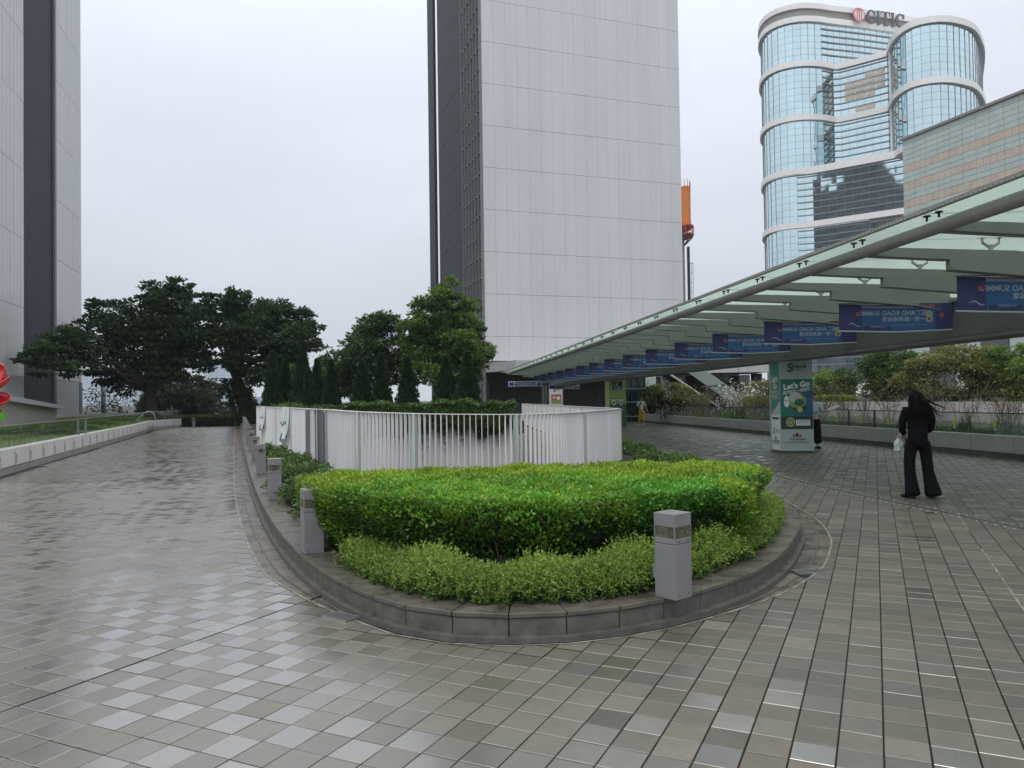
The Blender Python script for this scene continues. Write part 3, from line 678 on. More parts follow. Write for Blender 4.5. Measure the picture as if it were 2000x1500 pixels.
# ================================================================== WALLS EACH SIDE
def parapet(name, label, pts, step, hh, gz, mats, side, cat='wall', lights=False, n_ind=999):
    t = empty(name, (pts[0][0], pts[0][1], 0), 0, label, cat); pa = smooth_path(pts, step); nr = normals2(pa)
    if side < 0: nr = [-x for x in nr]
    # nr points to the walking side
    for i in range(len(pa)-1):
        a, b = pa[i], pa[i+1]; g_ = (b-a).normalized()*.006
        mb = MB(); mb.prism([(a+g_+nr[i]*.0)[:2], (b-g_)[:2], (b-g_-nr[i+1]*.28)[:2], (a+g_-nr[i]*.28)[:2]], gz[0], hh); w_ = mb.build('wall_panel', mats[0], t); bev(w_, .006, 1)
        mb = MB(); mb.prism([(a+g_-nr[i]*.03)[:2], (b-g_-nr[i+1]*.03)[:2], (b-g_-nr[i+1]*.27)[:2], (a+g_-nr[i]*.27)[:2]], -.02, gz[0]-.003); mb.build('plinth_block', mats[1], t)
        c0, c1 = a-nr[i]*.12, b-nr[i+1]*.12; th = nr[i]*.008
        mb = MB(); mb.prism([(c0+g_+th)[:2], (c1-g_+th)[:2], (c1-g_-th)[:2], (c0+g_-th)[:2]], hh, gz[1]); mb.build('glass_pane', M['rail_glass'], t)
        if lights:
            d = (b-a).normalized(); c = a+d*.09; u2 = nr[i]*.012
            mb = MB()
            for k in range(5):
                z = gz[0]+.06+k*.045; w2 = .045 if k < 3 else .075
                e0, e1 = c, c+d*w2; mb.prism([(e0-nr[i]*.01)[:2], (e1-nr[i]*.01)[:2], (e1+u2)[:2], (e0+u2)[:2]], z, z+.022)
            mb.build('louvre_light', M['fin_grey'], w_)
            mb = MB(); e0, e1 = a-d*.012, a+d*.012; mb.prism([(e0-nr[i]*.01)[:2], (e1-nr[i]*.01)[:2], (e1+nr[i]*.004)[:2], (e0+nr[i]*.004)[:2]], gz[0], hh-.06); mb.build('joint_slot', M['dark_metal'], w_)
    mb = MB(); mb.tube([(p-nr[i]*.12)+Vector((0, 0, gz[1]+.008)) for i, p in enumerate(pa)], .016, 6); mb.build('top_rail', mats[2], t)
    return t, pa, nr
wl, wlp, wln = parapet('roadside_parapet', 'low white wall with recessed lights and glass balustrade on the left of the road', [(-9.2, 10), (-11.84, 17.75), (-16.0, 29.8), (-20.2, 41.8), (-22.4, 47.6), (-22.9, 50.0), (-23.0, 53.4)], 1.33, .59, (.16, 1.13), (M['rail_wall_white'], M['parapet_grey'], M['steel']), +1, lights=True)
wr, wrp, wrn = parapet('plaza_parapet', 'low grey panelled wall with dark topped glass balustrade right of the plaza', [(13.0, 8), (11.91, 17.9), (10.94, 26.7), (9.9, 36.2), (8.5, 48.8), (8.4, 50.2)], 1.47, .55, (.14, 1.08), (M['parapet_grey'], M['plinth'], M['dark_metal']), -1)
# lime coloured figure decals on the glass, one per pane
for k in range(4, len(wrp)-1):
    if k in (9, ): continue
    a, b = wrp[k], wrp[k+1]; c = a.lerp(b, .5); nn_ = wrn[k]; d = (b-a).normalized()
    m = MB(); q = c-nn_*.105
    def P(u, z): v = q+d*u; return (v.x, v.y, z)
    s = .9+.2*random.random(); zb = .66
    ring = [P(math.cos(t)*.062*s, zb+.15+math.sin(t)*.085*s) for t in [2*math.pi*i/12 for i in range(12)]]; m.poly(ring, 0)
    m.poly([P(-.02, zb+.235), P(.02, zb+.235), P(.012, zb+.27), P(-.012, zb+.27)], 0)
    m.poly([P(-.05, zb+.12), P(-.035, zb+.12), P(-.075, zb+.03)], 1); m.poly([P(.05, zb+.12), P(.035, zb+.12), P(.075, zb+.03)], 1)
    m.poly([P(-.035, zb+.06), P(-.02, zb+.06), P(-.02, zb+.01), P(-.035, zb+.01)], 2); m.poly([P(.02, zb+.06), P(.035, zb+.06), P(.035, zb+.01), P(.02, zb+.01)], 2)
    m.build('decal', [M['ink_lime'], M['poster_olive'], M['ink_white']], wr)
for z_, k in ((0, 12), (0, 11)):
    p = wrp[k]-wrn[k]*.12; mb = MB(); mb.box(p.x-.02, p.x+.02, p.y-.03, p.y+.03, .55, 1.08); mb.build('post', M['dark_metal'], wr)
for k in (13, 14):
    p = wlp[k]-wln[k]*.12; mb = MB(); mb.box(p.x-.03, p.x+.03, p.y-.03, p.y+.03, .59, 1.12); mb.build('post', M['fin_grey'], wl)
# lawn behind the left wall and second wall
mb = MB(); mb.poly([(-10.2, 10, .05), (-12.2, 17.9, .25), (-23.3, 50.6, .30), (-24.5, 58, .5), (-36, 52, .75), (-26, 14, .55)]); lawn = mb.build('lawn', M['lawn'], kind='structure')
second = empty('garden_wall', (-30, 53, 0), 0, 'long plain white wall behind the lawn at the left', 'wall')
q0, q1 = Vector((-34, 49.2, 0)), Vector((-25.3, 57.2, 0)); nseg = 5
for i in range(nseg):
    a, b = q0.lerp(q1, i/nseg), q0.lerp(q1, (i+1)/nseg); d = (b-a).normalized()*.01
    mb = MB(); mb.prism([(a+d)[:2], (b-d)[:2], (b-d+Vector((-.3, .4, 0)))[:2], (a+d+Vector((-.3, .4, 0)))[:2]], 0, 1.02); mb.build('wall_panel', M['rail_wall_white'], second)
# cable draped over the left wall
mb = MB(); i = near_on(wlp, -22.2, 47); p = wlp[i]
mb.tube(smooth_path([(p.x-.3, p.y-1.2, .62), (p.x-.1, p.y-.6, 1.0), (p.x-.1, p.y, 1.2), (p.x+.08, p.y+.3, 1.1), (p.x+.05, p.y+.8, .62), (p.x+.06, p.y+1.0, .2)], .2), .018, 6)
tag(mb.build('cable', M['white'], smooth=True), 'white cable looped over the glass balustrade at the far bend', 'cable')

# ================================================================== TOWERS
TA = math.atan2(.33, .944)
def tower_centre():
    t = empty('panelled_tower', (-2.6, 76, 0), 0, 'tall pale grey panelled office tower with dark ribbed flank in the centre', 'tower')
    fr = frame(-2.6, 76, TA); Wd = 22.65
    mb = MB(); mb.box(.06, Wd, .08, 17.4, 5.45, 78, 0, fr); mb.build('core', M['panel_gap'], t)
    me = MB(); me.box(.006, 1.2583-.006, -.03, .05, .014, 4.22-.014); pm = me.mesh('facade_panel', M['panel'])
    me = MB(); me.box(.006, 1.2583-.006, -.03, .05, .014, 2.45-.014); pm2 = me.mesh('facade_panel', M['panel'])
    up = MB()
    for r_ in range(18):
        z = 5.45 if r_ == 0 else 7.9+(r_-1)*4.22
        for c_ in range(18):
            if r_ > 12: x, y = fr(c_*1.2583, 0); up.box(c_*1.2583+.012, (c_+1)*1.2583-.012, -.03, .05, z+.012, z+4.208, 0, fr); continue
            x, y = fr(c_*1.2583, random.uniform(-.004, .004))
            put('facade_panel', pm2 if r_ == 0 else pm, t, Matrix.Translation((x, y, z)) @ Matrix.Rotation(TA+random.uniform(-.0015, .0015), 4, 'Z') @ Matrix.Rotation(random.uniform(-.0012, .0012), 4, 'X'))
    up.build('upper_panels', M['panel'], t, kind='stuff')
    # ribbed flank
    mb = MB(); mb.box(.0, .06, .25, 6.8, 1, 78, 0, fr); mb.build('flank_wall', M['charcoal'], t)
    mb = MB(); mb.box(-.28, .02, -.09, 0, 0, 78); finm = mb.mesh('fin', M['fin_grey'])
    for k in range(7):
        x, y = fr(0, .05+k*1.12); o = put('fin', finm, t, Matrix.Translation((x, y, 1)) @ Matrix.Rotation(TA, 4, 'Z')); o.rotation_mode = 'XYZ'
    mb = MB(); mb.box(-.05, -.02, .02, 1.01, .05, 2.0); gm = mb.mesh('window', M['tint_glass'])
    mb = MB(); mb.box(-.14, .0, .0, 1.03, 0, .16); sm = mb.mesh('transom', M['fin_grey'])
    for k in range(6):
        for r_ in range(22):
            x, y = fr(0, .05+k*1.12); z = 1.2+r_*2.11
            if k < 6: put('window', gm, t, Matrix.Translation((x, y, z)) @ Matrix.Rotation(TA, 4, 'Z'))
            if r_ % 2 == k % 2 or 1: put('transom', sm, t, Matrix.Translation((x, y, z-.16)) @ Matrix.Rotation(TA, 4, 'Z'))
    # dark blank wall of the flank with storey joints
    for r_ in range(18):
        mb = MB(); z = 2+r_*4.22; mb.box(-.15, .06, 6.9, 17.4, z+.02, z+4.2, 0, fr); mb.build('dark_panel', M['charcoal'], t)
    mb = MB(); mb.box(-.14, .2, 19.6, 22.4, 0, 78, 0, fr); mb.build('pier', M['charcoal'], t)
    mb = MB(); mb.box(-.14, .25, 22.4, 22.6, 0, 78, 0, fr); mb.build('pier_edge', M['fin_grey'], t)
    # overhanging entrance canopy and set back dark base
    mb = MB(); mb.prism([fr(1.0, -6), fr(34, -6), fr(34, 0), fr(0, 0)], 4.3, 5.2); mb.build('entrance_soffit', M['soffit'], t)
    for k in range(14):
        mb = MB(); mb.box(.4+k*2.4, .4+(k+1)*2.4-.03, 6, 6.4, 0, 5.45, 0, fr); mb.build('base_panel', M['base_wall'], t)
    mb = MB(); mb.box(0, .4, .2, 17, 0, 5.45, 0, fr); mb.build('flank_base', M['charcoal'], t)
    mb = MB(); mb.box(.4, Wd, .3, 17, 5.1, 5.44, 0, fr); mb.build('soffit_slab', M['soffit'], t)
    return t
tower_centre()
def tower_left():
    # face running away from the viewer; local a = along the face (away), outward normal points to the right/front
    ox, oy = -21.7, 18.2; far = Vector((-33.4, 59.5)); 
    t = empty('ribbed_tower', (far.x, far.y, 0), 0, 'tall pale tower with one dark vertical strip at the left edge', 'tower')
    d = Vector((-.287, 1)).normalized(); ang = math.atan2(d.y, d.x); fr = frame(far.x, far.y, ang)   # a along d, b to the left of d
    # a negative = nearer
    H_ = 62
    mb = MB(); mb.box(-26, -.02, .06, 12, 0, H_, 0, fr); mb.build('core', M['panel_gap'], t)
    def panels(a0, a1, nm, z0=3.4):
        n = round((a1-a0)/.62); s_ = (a1-a0)/n
        me = MB(); me.box(.014, s_-.014, -.05, .07, .012, 4.2-.012); pm = me.mesh(nm, M['panel'])
        for r_ in range(14):
            for k in range(n):
                x, y = fr(a0+k*s_, random.uniform(-.004, .004)); put('facade_panel', pm, t, Matrix.Translation((x, y, z0+r_*4.2)) @ Matrix.Rotation(ang+random.uniform(-.002, .002), 4, 'Z'))
    panels(-17.5, -13.35, 'facade_panel'); panels(-6.9, 0, 'facade_panel')
    mb = MB(); mb.box(-26, -17.55, -.05, .07, 0, H_, 0, fr); mb.build('near_facade', M['panel'], t)
    mb = MB(); mb.box(-13.3, -7.3, -.02, .07, 0, H_, 0, fr); mb.build('dark_strip', M['charcoal'], t)
    mb = MB(); mb.box(-7.3, -6.93, -.16, .07, 0, H_, 0, fr); mb.build('strip_edge', M['fin_grey'], t)
    mb = MB(); mb.box(-6.9, -.7, -.045, .07, 0, 3.38, 0, fr); mb.box(-17.5, -13.35, -.045, .07, 0, 3.38, 0, fr); mb.build('base_wall', M['soffit'], t)
    mb = MB(); mb.box(-.66, 0, -.10, .07, 0, 3.38, 0, fr); mb.build('corner_column', M['fin_grey'], t)
    # slanted low wing in front
    wg = empty('low_wing', (-27, 42, 0), 0, 'low grey green annex with sloping roof edge at the foot of the left tower', 'building')
    A, B = W(-60, 757, 34), W(127, 793, 47); A = Vector(A); B = Vector(B)
    th = .32
    mb = MB(); mb.prism([(A.x, A.y), (B.x, B.y), (B.x-4, B.y+2), (A.x-6, A.y+2)], [A.z-th, B.z-th*.6, B.z-th*.6, A.z-th], [A.z, B.z, B.z, A.z]); mb.build('roof', M['soffit'], wg)
    mb = MB(); mb.prism([(A.x-.3, A.y+.5), (B.x-.6, B.y+.1), (B.x-4, B.y+2), (A.x-6, A.y+2)], 0, [A.z-th-.01, B.z-th*.6-.01, B.z-th*.6-.01, A.z-th-.01]); mb.build('wall', M['parapet_grey'], wg)
    mb = MB(); mb.prism([(A.x-.2, A.y+.35), (B.x-.5, B.y), (B.x-.5, B.y+.05), (A.x-.2, A.y+.45)], 0, .62); mb.build('dark_base', M['plinth'], wg)
tower_left()

# ------------------------------------------------------------------ curved mirror glass tower
def citic():
    t = empty('curved_glass_tower', (110, 240, 0), 0, 'curved blue mirror glass tower with white bands and red and black rooftop sign', 'tower')
    P = lambda px, D: ((px+11-1000)/FOC*D, D)
    C1 = [P(1510, 285), P(1491, 270), P(1490, 262), P(1498, 256), P(1515, 251.5), P(1540, 248.5), P(1570, 247), P(1602, 247.5), P(1628, 249.5), P(1643, 249.5), P(1738, 240.5)]
    C1b = [P(1738, 240.5), P(1742, 238.5), P(1752, 231), P(1768, 225.5), P(1790, 221.5), P(1820, 219.3), P(1850, 218.8), P(1880, 220.5), P(1905, 224), P(1918, 231), P(1924, 241), P(1918, 260)]
    C2 = C1[:7]+[P(1606, 244), P(1780, 228.5), P(2010, 211)]
    A1 = [P(1510, 285), P(1491, 270), P(1490, 262), P(1498, 256), P(1515, 251.5), P(1540, 248.5), P(1570, 247), P(1602, 247.5), P(1625, 248.8), P(1700, 252.3), P(1830, 260)]
    top = 128.6; zs = [4, 21.5, 39, 56.5, 74, 91.5, 109.0]
    pane = MB(); pane.poly([(.03, 0, .03), (2.37, 0, .03), (2.37, 0, 2.05), (.03, 0, 2.05)]); pme = pane.mesh('window_pane', M['citic_glass'])
    rest = MB(); mull = MB(); bands = []; cnt = [0]
    def curtain(pts, z0, z1, minor=1.4, singles=False, flat=None):
        pa = smooth_path(pts, 2.4); nr = normals2(pa); n = round((z1-z0)/2.1); hz = (z1-z0)/n
        bk = MB()
        for i in range(len(pa)-1):
            a, b = pa[i], pa[i+1]; ang = math.atan2(b.y-a.y, b.x-a.x); sl_ = (b-a).length
            q = nr[i]; bk.poly([(a.x-q.x*.15, a.y-q.y*.15, z0), (b.x-nr[i+1].x*.15, b.y-nr[i+1].y*.15, z0), (b.x-nr[i+1].x*.15, b.y-nr[i+1].y*.15, z1), (a.x-q.x*.15, a.y-q.y*.15, z1)])
            for k in range(n):
                z = z0+k*hz; tx, tz = random.gauss(0, .004), random.gauss(0, .004)
                mm = Matrix.Translation((a.x, a.y, z)) @ Matrix.Rotation(ang+tz, 4, 'Z') @ Matrix.Rotation(tx, 4, 'X') @ Matrix.Diagonal((sl_/2.4, 1, hz/2.08, 1))
                if singles and cnt[0] < 300 and 74 < z and (i+k) % 1 == 0:
                    put('window_pane', pme, t, mm); cnt[0] += 1
                else: rest.poly([mm @ Vector(v) for v in pane.v])
            fr = frame(a.x, a.y, ang); fl = flat and a.x > flat+1.8
            mull.box(-.02 if fl else -.045, .02 if fl else .045, -.06 if fl else -.13, .02, z0, z1, 0, fr)
        bk.build('inner_wall', M['citic_frame'], t)
        return pa, nr, hz, n
    def rows(pa, nr, i0, i1, z0, z1, step, r=.13, dep=.35):
        z = z0+step; mb = MB()
        while z < z1-.5:
            for i in range(i0, i1):
                a, b = pa[i], pa[i+1]; u, v = nr[i]*dep, nr[i+1]*dep
                mb.prism([(a+u)[:2], (b+v)[:2], (b)[:2], (a)[:2]], z-r, z+r)
            z += step
        mb.build('sunshades', M['citic_frame'], t, kind='stuff')
    def band(pts, z0, z1, out_=.9, m='citic_band'):
        pa = smooth_path(pts, 2.4); nr = normals2(pa); mb = MB()
        for i in range(len(pa)-1):
            a, b = pa[i], pa[i+1]; mb.prism([(a+nr[i]*out_)[:2], (b+nr[i+1]*out_)[:2], (b-nr[i+1]*.4)[:2], (a-nr[i]*.4)[:2]], z0, z1)
        mb.build('band', M[m], t)
    ft = .0
    # upper storeys: S curve
    for k in (4, 5):
        pa, nr, hz, n = curtain(C1, zs[k]+1.0, zs[k+1]-1.15, singles=True, flat=99.6); i0 = near_on(pa, *P(1605, 247.5)); i1 = len(pa)-1
        rows(pa, nr, i0, i1, zs[k]+1.0, zs[k+1]-1.15, 2.08)
        curtain(C1b, zs[k]+1.0, zs[k+1]-1.15, singles=True)
    # podium storeys
    for k in range(0, 4):
        pa, nr, hz, n = curtain(C2, zs[k]+1.0, zs[k+1]-1.15, flat=92); i0 = near_on(pa, *P(1560, 247)); rows(pa, nr, i0, len(pa)-1, zs[k]+1.0, zs[k+1]-1.15, 2.08)
    # top tier of the rear block
    pa, nr, hz, n = curtain(A1, zs[6]+1.0, 122.6, flat=99.6); i0 = near_on(pa, *P(1606, 248)); rows(pa, nr, i0, len(pa)-1, zs[6]+1.3, 122.6, 2.1, .16, .4)
    for k in (4, 5, 6):
        band(C1+C1b[1:], zs[k]-.98, zs[k]+.88, .9)
    band(C2[:1]+C2[1:], zs[4]-1.25, zs[4]+.95, .8); 
    for k in (0, 1, 2, 3): band(C2, zs[k]-.98, zs[k]+.88, .9)
    band(A1, 122.6, 124.4, .9); band(A1, 124.4, 126.9, .35, 'brown_trim'); band(A1, 126.9, top, .9)
    # beige slabs painting the reflection of the beige building on the straight bay
    a, b = Vector((*P(1652, 248.6), 0)), Vector((*P(1733, 240.9), 0)); d = (b-a); nn_ = Vector((d.y, -d.x, 0)).normalized(); bay = MB()
    cells = [(0, 0), (0, 1), (1, 0), (1, 1), (1, 2), (2, -1), (2, 0), (2, 1), (2, 2), (3, -1), (3, 0), (3, 1), (1, 4), (2, 4), (1, 5), (2, 5), (0, 2)]
    for c_, r_ in cells:
        u0_, u1_ = (c_*.25+.01), (c_*.25+.235); z = 103.4-2.08*(r_+1)
        p, q = a+d*u0_, a+d*u1_; bb = MB(); bb.prism([(p+nn_*.12)[:2], (q+nn_*.12)[:2], q[:2], p[:2]], z, z+1.75); bb.build('painted_reflection', M['beige'], t)
    rest.build('window_panes_beyond', M['citic_glass'], t, kind='stuff'); mull.build('mullions', M['citic_frame'], t, kind='stuff')
    # roofs
    for pts, z in ((C1[:1]+C1+C1b[1:]+[P(1900, 290)], zs[6]-.4), (A1+[P(1830, 290)], 127.5)):
        mb = MB(); mb.poly([(p[0], p[1], z) for p in pts]); mb.build('roof', M['citic_band'], t)
    mb = MB(); c = P(1742, 246); mb.box(c[0]-3, c[0]+3, c[1], c[1]+10, 0, 108.5); mb.build('corner_core', M['citic_frame'], t)
    for px in (1741, 1747):
        x, y = P(px, 237.6); mb = MB(); mb.tube([(x, y-.6, 74), (x, y-.6, 108)], .45, 8); mb.build('pipe_column', M['citic_band'], t)
    # rooftop sign, standing off the parapet
    a, b = Vector((*P(1666, 250.0), 0)), Vector((*P(1768, 255.2), 0)); d = (b-a).normalized(); o = d.cross(Vector((0, 0, 1))); 
    if o.y > 0: o = -o
    sg = t
    zc = 125.9; S = (b-a).length
    def place(mb, name, m): return mb.build(name, m, t)
    def Q(u, z, off=1.2): v = a+d*u+o*off; return (v.x, v.y, z)
    def slab(poly, name, m, off=1.2, th=.35):
        mb = MB(); n = len(poly); f = [Q(u, z, off+th) for u, z in poly]; r_ = [Q(u, z, off) for u, z in poly]; mb.v = f+r_; mb.f = [tuple(range(n))]+[(i, n+i, n+(i+1) % n, (i+1) % n) for i in range(n)]; mb.mi = [0]*(n+1); return mb.build(name, M[m], t)
    rad = 2.3; cx = rad
    slab([(cx+rad*math.cos(x), zc+rad*math.sin(x)) for x in [2*math.pi*i/28 for i in range(28)]], 'sign_disc', 'red_citic')
    for u in (-1.15, -.4, .4, 1.15):
        slab([(cx+u-.13, zc-2.1+abs(u)*.5), (cx+u+.13, zc-2.1+abs(u)*.5), (cx+u+.13, zc+1.2-abs(u)*.3), (cx+u-.13, zc+1.2-abs(u)*.3)], 'sign_stroke', 'citic_band', 1.56, .08)
    for sgn in (-1, 1):
        pts = [(cx+sgn*(1.85*math.cos(x)), zc+1.75*math.sin(x)) for x in np.linspace(-.9, .9, 8)]+[(cx+sgn*(1.5*math.cos(x)), zc+1.4*math.sin(x)) for x in np.linspace(.9, -.9, 8)]
        slab(pts, 'sign_stroke', 'citic_band', 1.56, .08)
    lz, lh = zc-2.5, 4.7; u = 2*rad+.6; lw = (S-u-.2)
    def letC(u, w_):
        c_ = (u+w_*.52, lz+lh/2); rx, rz = w_*.52, lh/2
        ang = np.linspace(R(48), R(312), 18); pts = [(c_[0]+rx*math.cos(x), c_[1]+rz*math.sin(x)) for x in ang]+[(c_[0]+rx*.08+rx*.52*math.cos(x), c_[1]+rz*.84*math.sin(x)) for x in ang[::-1]]
        slab(pts, 'sign_letter', 'ink_slate'); slab([(u+w_*.78, lz+lh*.66), (u+w_*.97, lz+lh*.66), (u+w_*.97, lz+lh*.98), (u+w_*.90, lz+lh*.98)], 'sign_letter', 'ink_slate')
        slab([(u+w_*.86, lz+lh*.16), (u+w_*.97, lz+lh*.28), (u+w_*.90, lz+lh*.10)], 'sign_letter', 'ink_slate')
    def bar(x0, x1, z0, z1): return [(x0, z0), (x1, z0), (x1, z1), (x0, z1)]
    def letI(u, w_):
        slab(bar(u+w_*.26, u+w_*.74, lz+.2, lz+lh-.2), 'sign_letter', 'ink_slate'); slab(bar(u+w_*.08, u+w_*.92, lz, lz+.2), 'sign_letter', 'ink_slate'); slab(bar(u+w_*.08, u+w_*.92, lz+lh-.2, lz+lh), 'sign_letter', 'ink_slate')
    def letT(u, w_):
        slab(bar(u+w_*.38, u+w_*.62, lz+.2, lz+lh-.28), 'sign_letter', 'ink_slate'); slab(bar(u+w_*.22, u+w_*.78, lz, lz+.2), 'sign_letter', 'ink_slate'); slab(bar(u, u+w_, lz+lh-.28, lz+lh), 'sign_letter', 'ink_slate')
        slab([(u, lz+lh*.72), (u+w_*.09, lz+lh-.28), (u, lz+lh-.28)], 'sign_letter', 'ink_slate'); slab([(u+w_, lz+lh*.72), (u+w_, lz+lh-.28), (u+w_*.91, lz+lh-.28)], 'sign_letter', 'ink_slate')
    k = lw/(1.0+.45+1.0+.45+1.0+.3)
    for fn_, w_ in ((letC, 1), (letI, .45), (letT, 1), (letI, .45), (letC, 1)): fn_(u, w_*k); u += (w_+.07)*k
citic()

# ------------------------------------------------------------------ beige and green panelled building on the right
def beige_building():
    ox, oy = 56.8, 110; d = Vector((.33, -.944)).normalized(); ang = math.atan2(d.y, d.x); fr = frame(ox, oy, ang)   # a towards the viewer, b = left of travel -> +b is to the right? test below
    sgn = 1 if fr(0, 1)[0] > ox else -1
    f2 = lambda a, b: fr(a, b*sgn)
    t = empty('tile_clad_building', (ox, oy, 0), 0, 'beige stone and pale green glass building rising behind the canopy at right', 'building')
    mb = MB(); mb.box(0, 45, .12, 14, 0, 37.9, 0, f2); mb.build('core', M['brown_trim'], t)
    gp_, bp_ = [], []; z = 38.0; rows_ = []
    for kind, n, h in (('g', 5, .74), ('b', 1, 1.05), ('g', 2, .74), ('b', 1, 1.05), ('g', 2, .74), ('b', 1, 1.05), ('g', 2, .74), ('b', 1, 1.05), ('g', 2, .74), ('b', 1, 1.05), ('g', 2, .74), ('b', 1, 1.05), ('g', 2, .74), ('b', 1, 1.05)):
        for _ in range(n): rows_.append((kind, z-h, h)); z -= h
    def pmesh(w_, h, m, nm): mb = MB(); mb.box(.02, w_-.02, min(-.06*sgn, .06*sgn), max(-.06*sgn, .06*sgn), .015, h-.03); return mb.mesh(nm, m)
    G1 = pmesh(1.95, .74, M['green_glass'], 'glass_panel'); B1 = pmesh(.975, 1.05, M['beige'], 'stone_tile')
    far = MB(); ng = nb = 0
    for kind, z0, h in rows_:
        wv = 1.95 if kind == 'g' else .975
        for i in range(int(26/wv)):
            x, y = f2(i*wv, 0)
            if i*wv < 19.5: put('glass_panel' if kind == 'g' else 'stone_tile', G1 if kind == 'g' else B1, t, Matrix.Translation((x, y, z0)) @ Matrix.Rotation(ang+random.uniform(-.002, .002), 4, 'Z'))
            else: far.box(i*wv+.02, (i+1)*wv-.02, -.06, .06, z0+.015, z0+h-.03, 0 if kind == 'g' else 1, f2)
    far.build('cladding_beyond', [M['green_glass'], M['beige']], t, kind='stuff')
    mb = MB(); mb.box(-.1, 46, -.35, .1, 38.0, 38.35, 0, f2); mb.build('roof_edge', M['brown_trim'], t)
    for k in range(12):
        mb = MB(); mb.box(k*3.9, k*3.9+3.7, -.05, .08, 1.5+0, 14, 0, f2); mb.build('lower_window', M['tint_glass'] if k % 2 else M['green_glass'], t)
beige_building()

# ------------------------------------------------------------------ scaffolded tower in orange netting, mast
def scaffold():
    D = 190; p0, p1 = W(1338, 450, D), W(1361, 450, D); ztop = W(1350, 362, D).z; cx = (p0.x+p1.x)/2
    t = empty('netted_scaffold', (cx, D, 0), 0, 'orange netted scaffold seen past the right edge of the grey tower', 'scaffold')
    rw = (p1.x-p0.x)/2; ring = [(cx-1+rw*1.2*math.cos(a), D+4+4*math.sin(a)) for a in [2*math.pi*i/14 for i in range(14)]]
    mb = MB(); mb.prism(ring, p0.z+1, ztop); mb.build('netting', M['orange_net'], t)
    for k in range(5):
        z = p0.z-.5-k*.0; 
    mb = MB(); big = [(cx-.8+rw*1.45*math.cos(a), D+4+5*math.sin(a)) for a in [2*math.pi*i/10 for i in range(10)]]
    mb.prism(big, p0.z-.9, p0.z-.6); mb.prism(big, p0.z+1.2, p0.z+1.5); mb.build('platform', M['ink_red'], t)
    mb = MB()
    for x, y in big: mb.tube([(x, y, p0.z-1), (x, y, p0.z+1.3)], .12, 5); mb.tube([(x, y, p0.z-1), (cx-1.2, D+4, p0.z-3.5)], .12, 5)
    for x, y in ring: mb.tube([(x, y, ztop-1), (x, y, ztop+1.6)], .07, 4)
    mb.build('pole', M['ink_red'], t, kind='stuff')
    mb = MB(); mb.box(cx-3.4, cx-1.2, D+2, D+6, 0, p0.z); mb.build('shaft', M['fin_grey'], t)
    m0 = W(1347, 590, 120); m1 = W(1346, 482, 120); t2 = empty('lattice_mast', (m0.x, 120, 0), 0, 'thin dark mast beside the right edge of the grey tower', 'mast')
    mb = MB(); mb.box(m0.x-.25, m0.x+.12, 119.8, 120.2, 0, m1.z); mb.build('mast', M['charcoal'], t2)
    mb = MB()
    for dx in (.35, .62):
        mb.tube([(m0.x+dx, 120, 0), (m0.x+dx, 120, W(1350, 512, 120).z)], .035, 4)
    for k in range(8): mb.tube([(m0.x, 120, 12+k*1.5), (m0.x+.62, 120, 12+k*1.5)], .03, 4)
    mb.build('ladder', M['fin_grey'], t2)
scaffold()
# ------------------------------------------------------------------ towers across the harbour
def far_tower(px0, px1, ptop, D, label, m, rows_=14, cols=5):
    a, b = W(px0, 790, D), W(px1, 790, D); z1 = W((px0+px1)/2, ptop, D).z; t = empty('harbour_tower', (a.x, D, 0), 0, label, 'tower', 'hazy towers across the harbour')
    mb = MB(); mb.box(a.x, b.x, D, D+30, 0, z1); mb.build('wall', M[m], t)
    wdt = (b.x-a.x)/cols; h = z1/rows_; me = MB(); me.box(.12*wdt, .88*wdt, -.6, 0, .25*h, .8*h); wm = me.mesh('window_band', M['far_glass' if m == 'far_wall' else 'far_wall'])
    for r_ in range(rows_):
        for c_ in range(cols): put('window_band', wm, t, Matrix.Translation((a.x+c_*wdt, D, r_*h)))
far_tower(398, 466, 700, 1150, 'hazy blue glass tower seen between the two big trees', 'far_glass', 16, 5)
far_tower(158, 198, 726, 1250, 'hazy blue tower just right of the ribbed tower', 'far_glass', 14, 3)
far_tower(206, 262, 742, 1200, 'hazy pale tower behind the grey post and sapling', 'far_wall', 12, 4)
far_tower(268, 330, 752, 1300, 'hazy pale tower behind the banyan trunk', 'far_wall', 12, 4)
far_tower(500, 530, 775, 1300, 'hazy low tower right of the ivy clad trunk', 'far_wall', 8, 3)
# office tower standing behind the left one, outside the view, mirrored in the curved glass
mb = MB(); mb.box(-98, -66, 62, 92, 0, 128)
mb.box(-92, -80, 66, 88, 128, 146); mb.box(-78, -70, 66, 80, 128, 136); om = empty('mirrored_office_tower', (-82, 70, 0), 0, 'dark office tower mirrored in the curved glass tower', 'tower'); mb.build('wall', M['charcoal'], om)
mb = MB()
for k in range(28): mb.box(-98.4, -65.6, 61.6, 92.4, 4+k*4.4, 4.8+k*4.4)
mb.build('floor_band', M['fin_grey'], om)

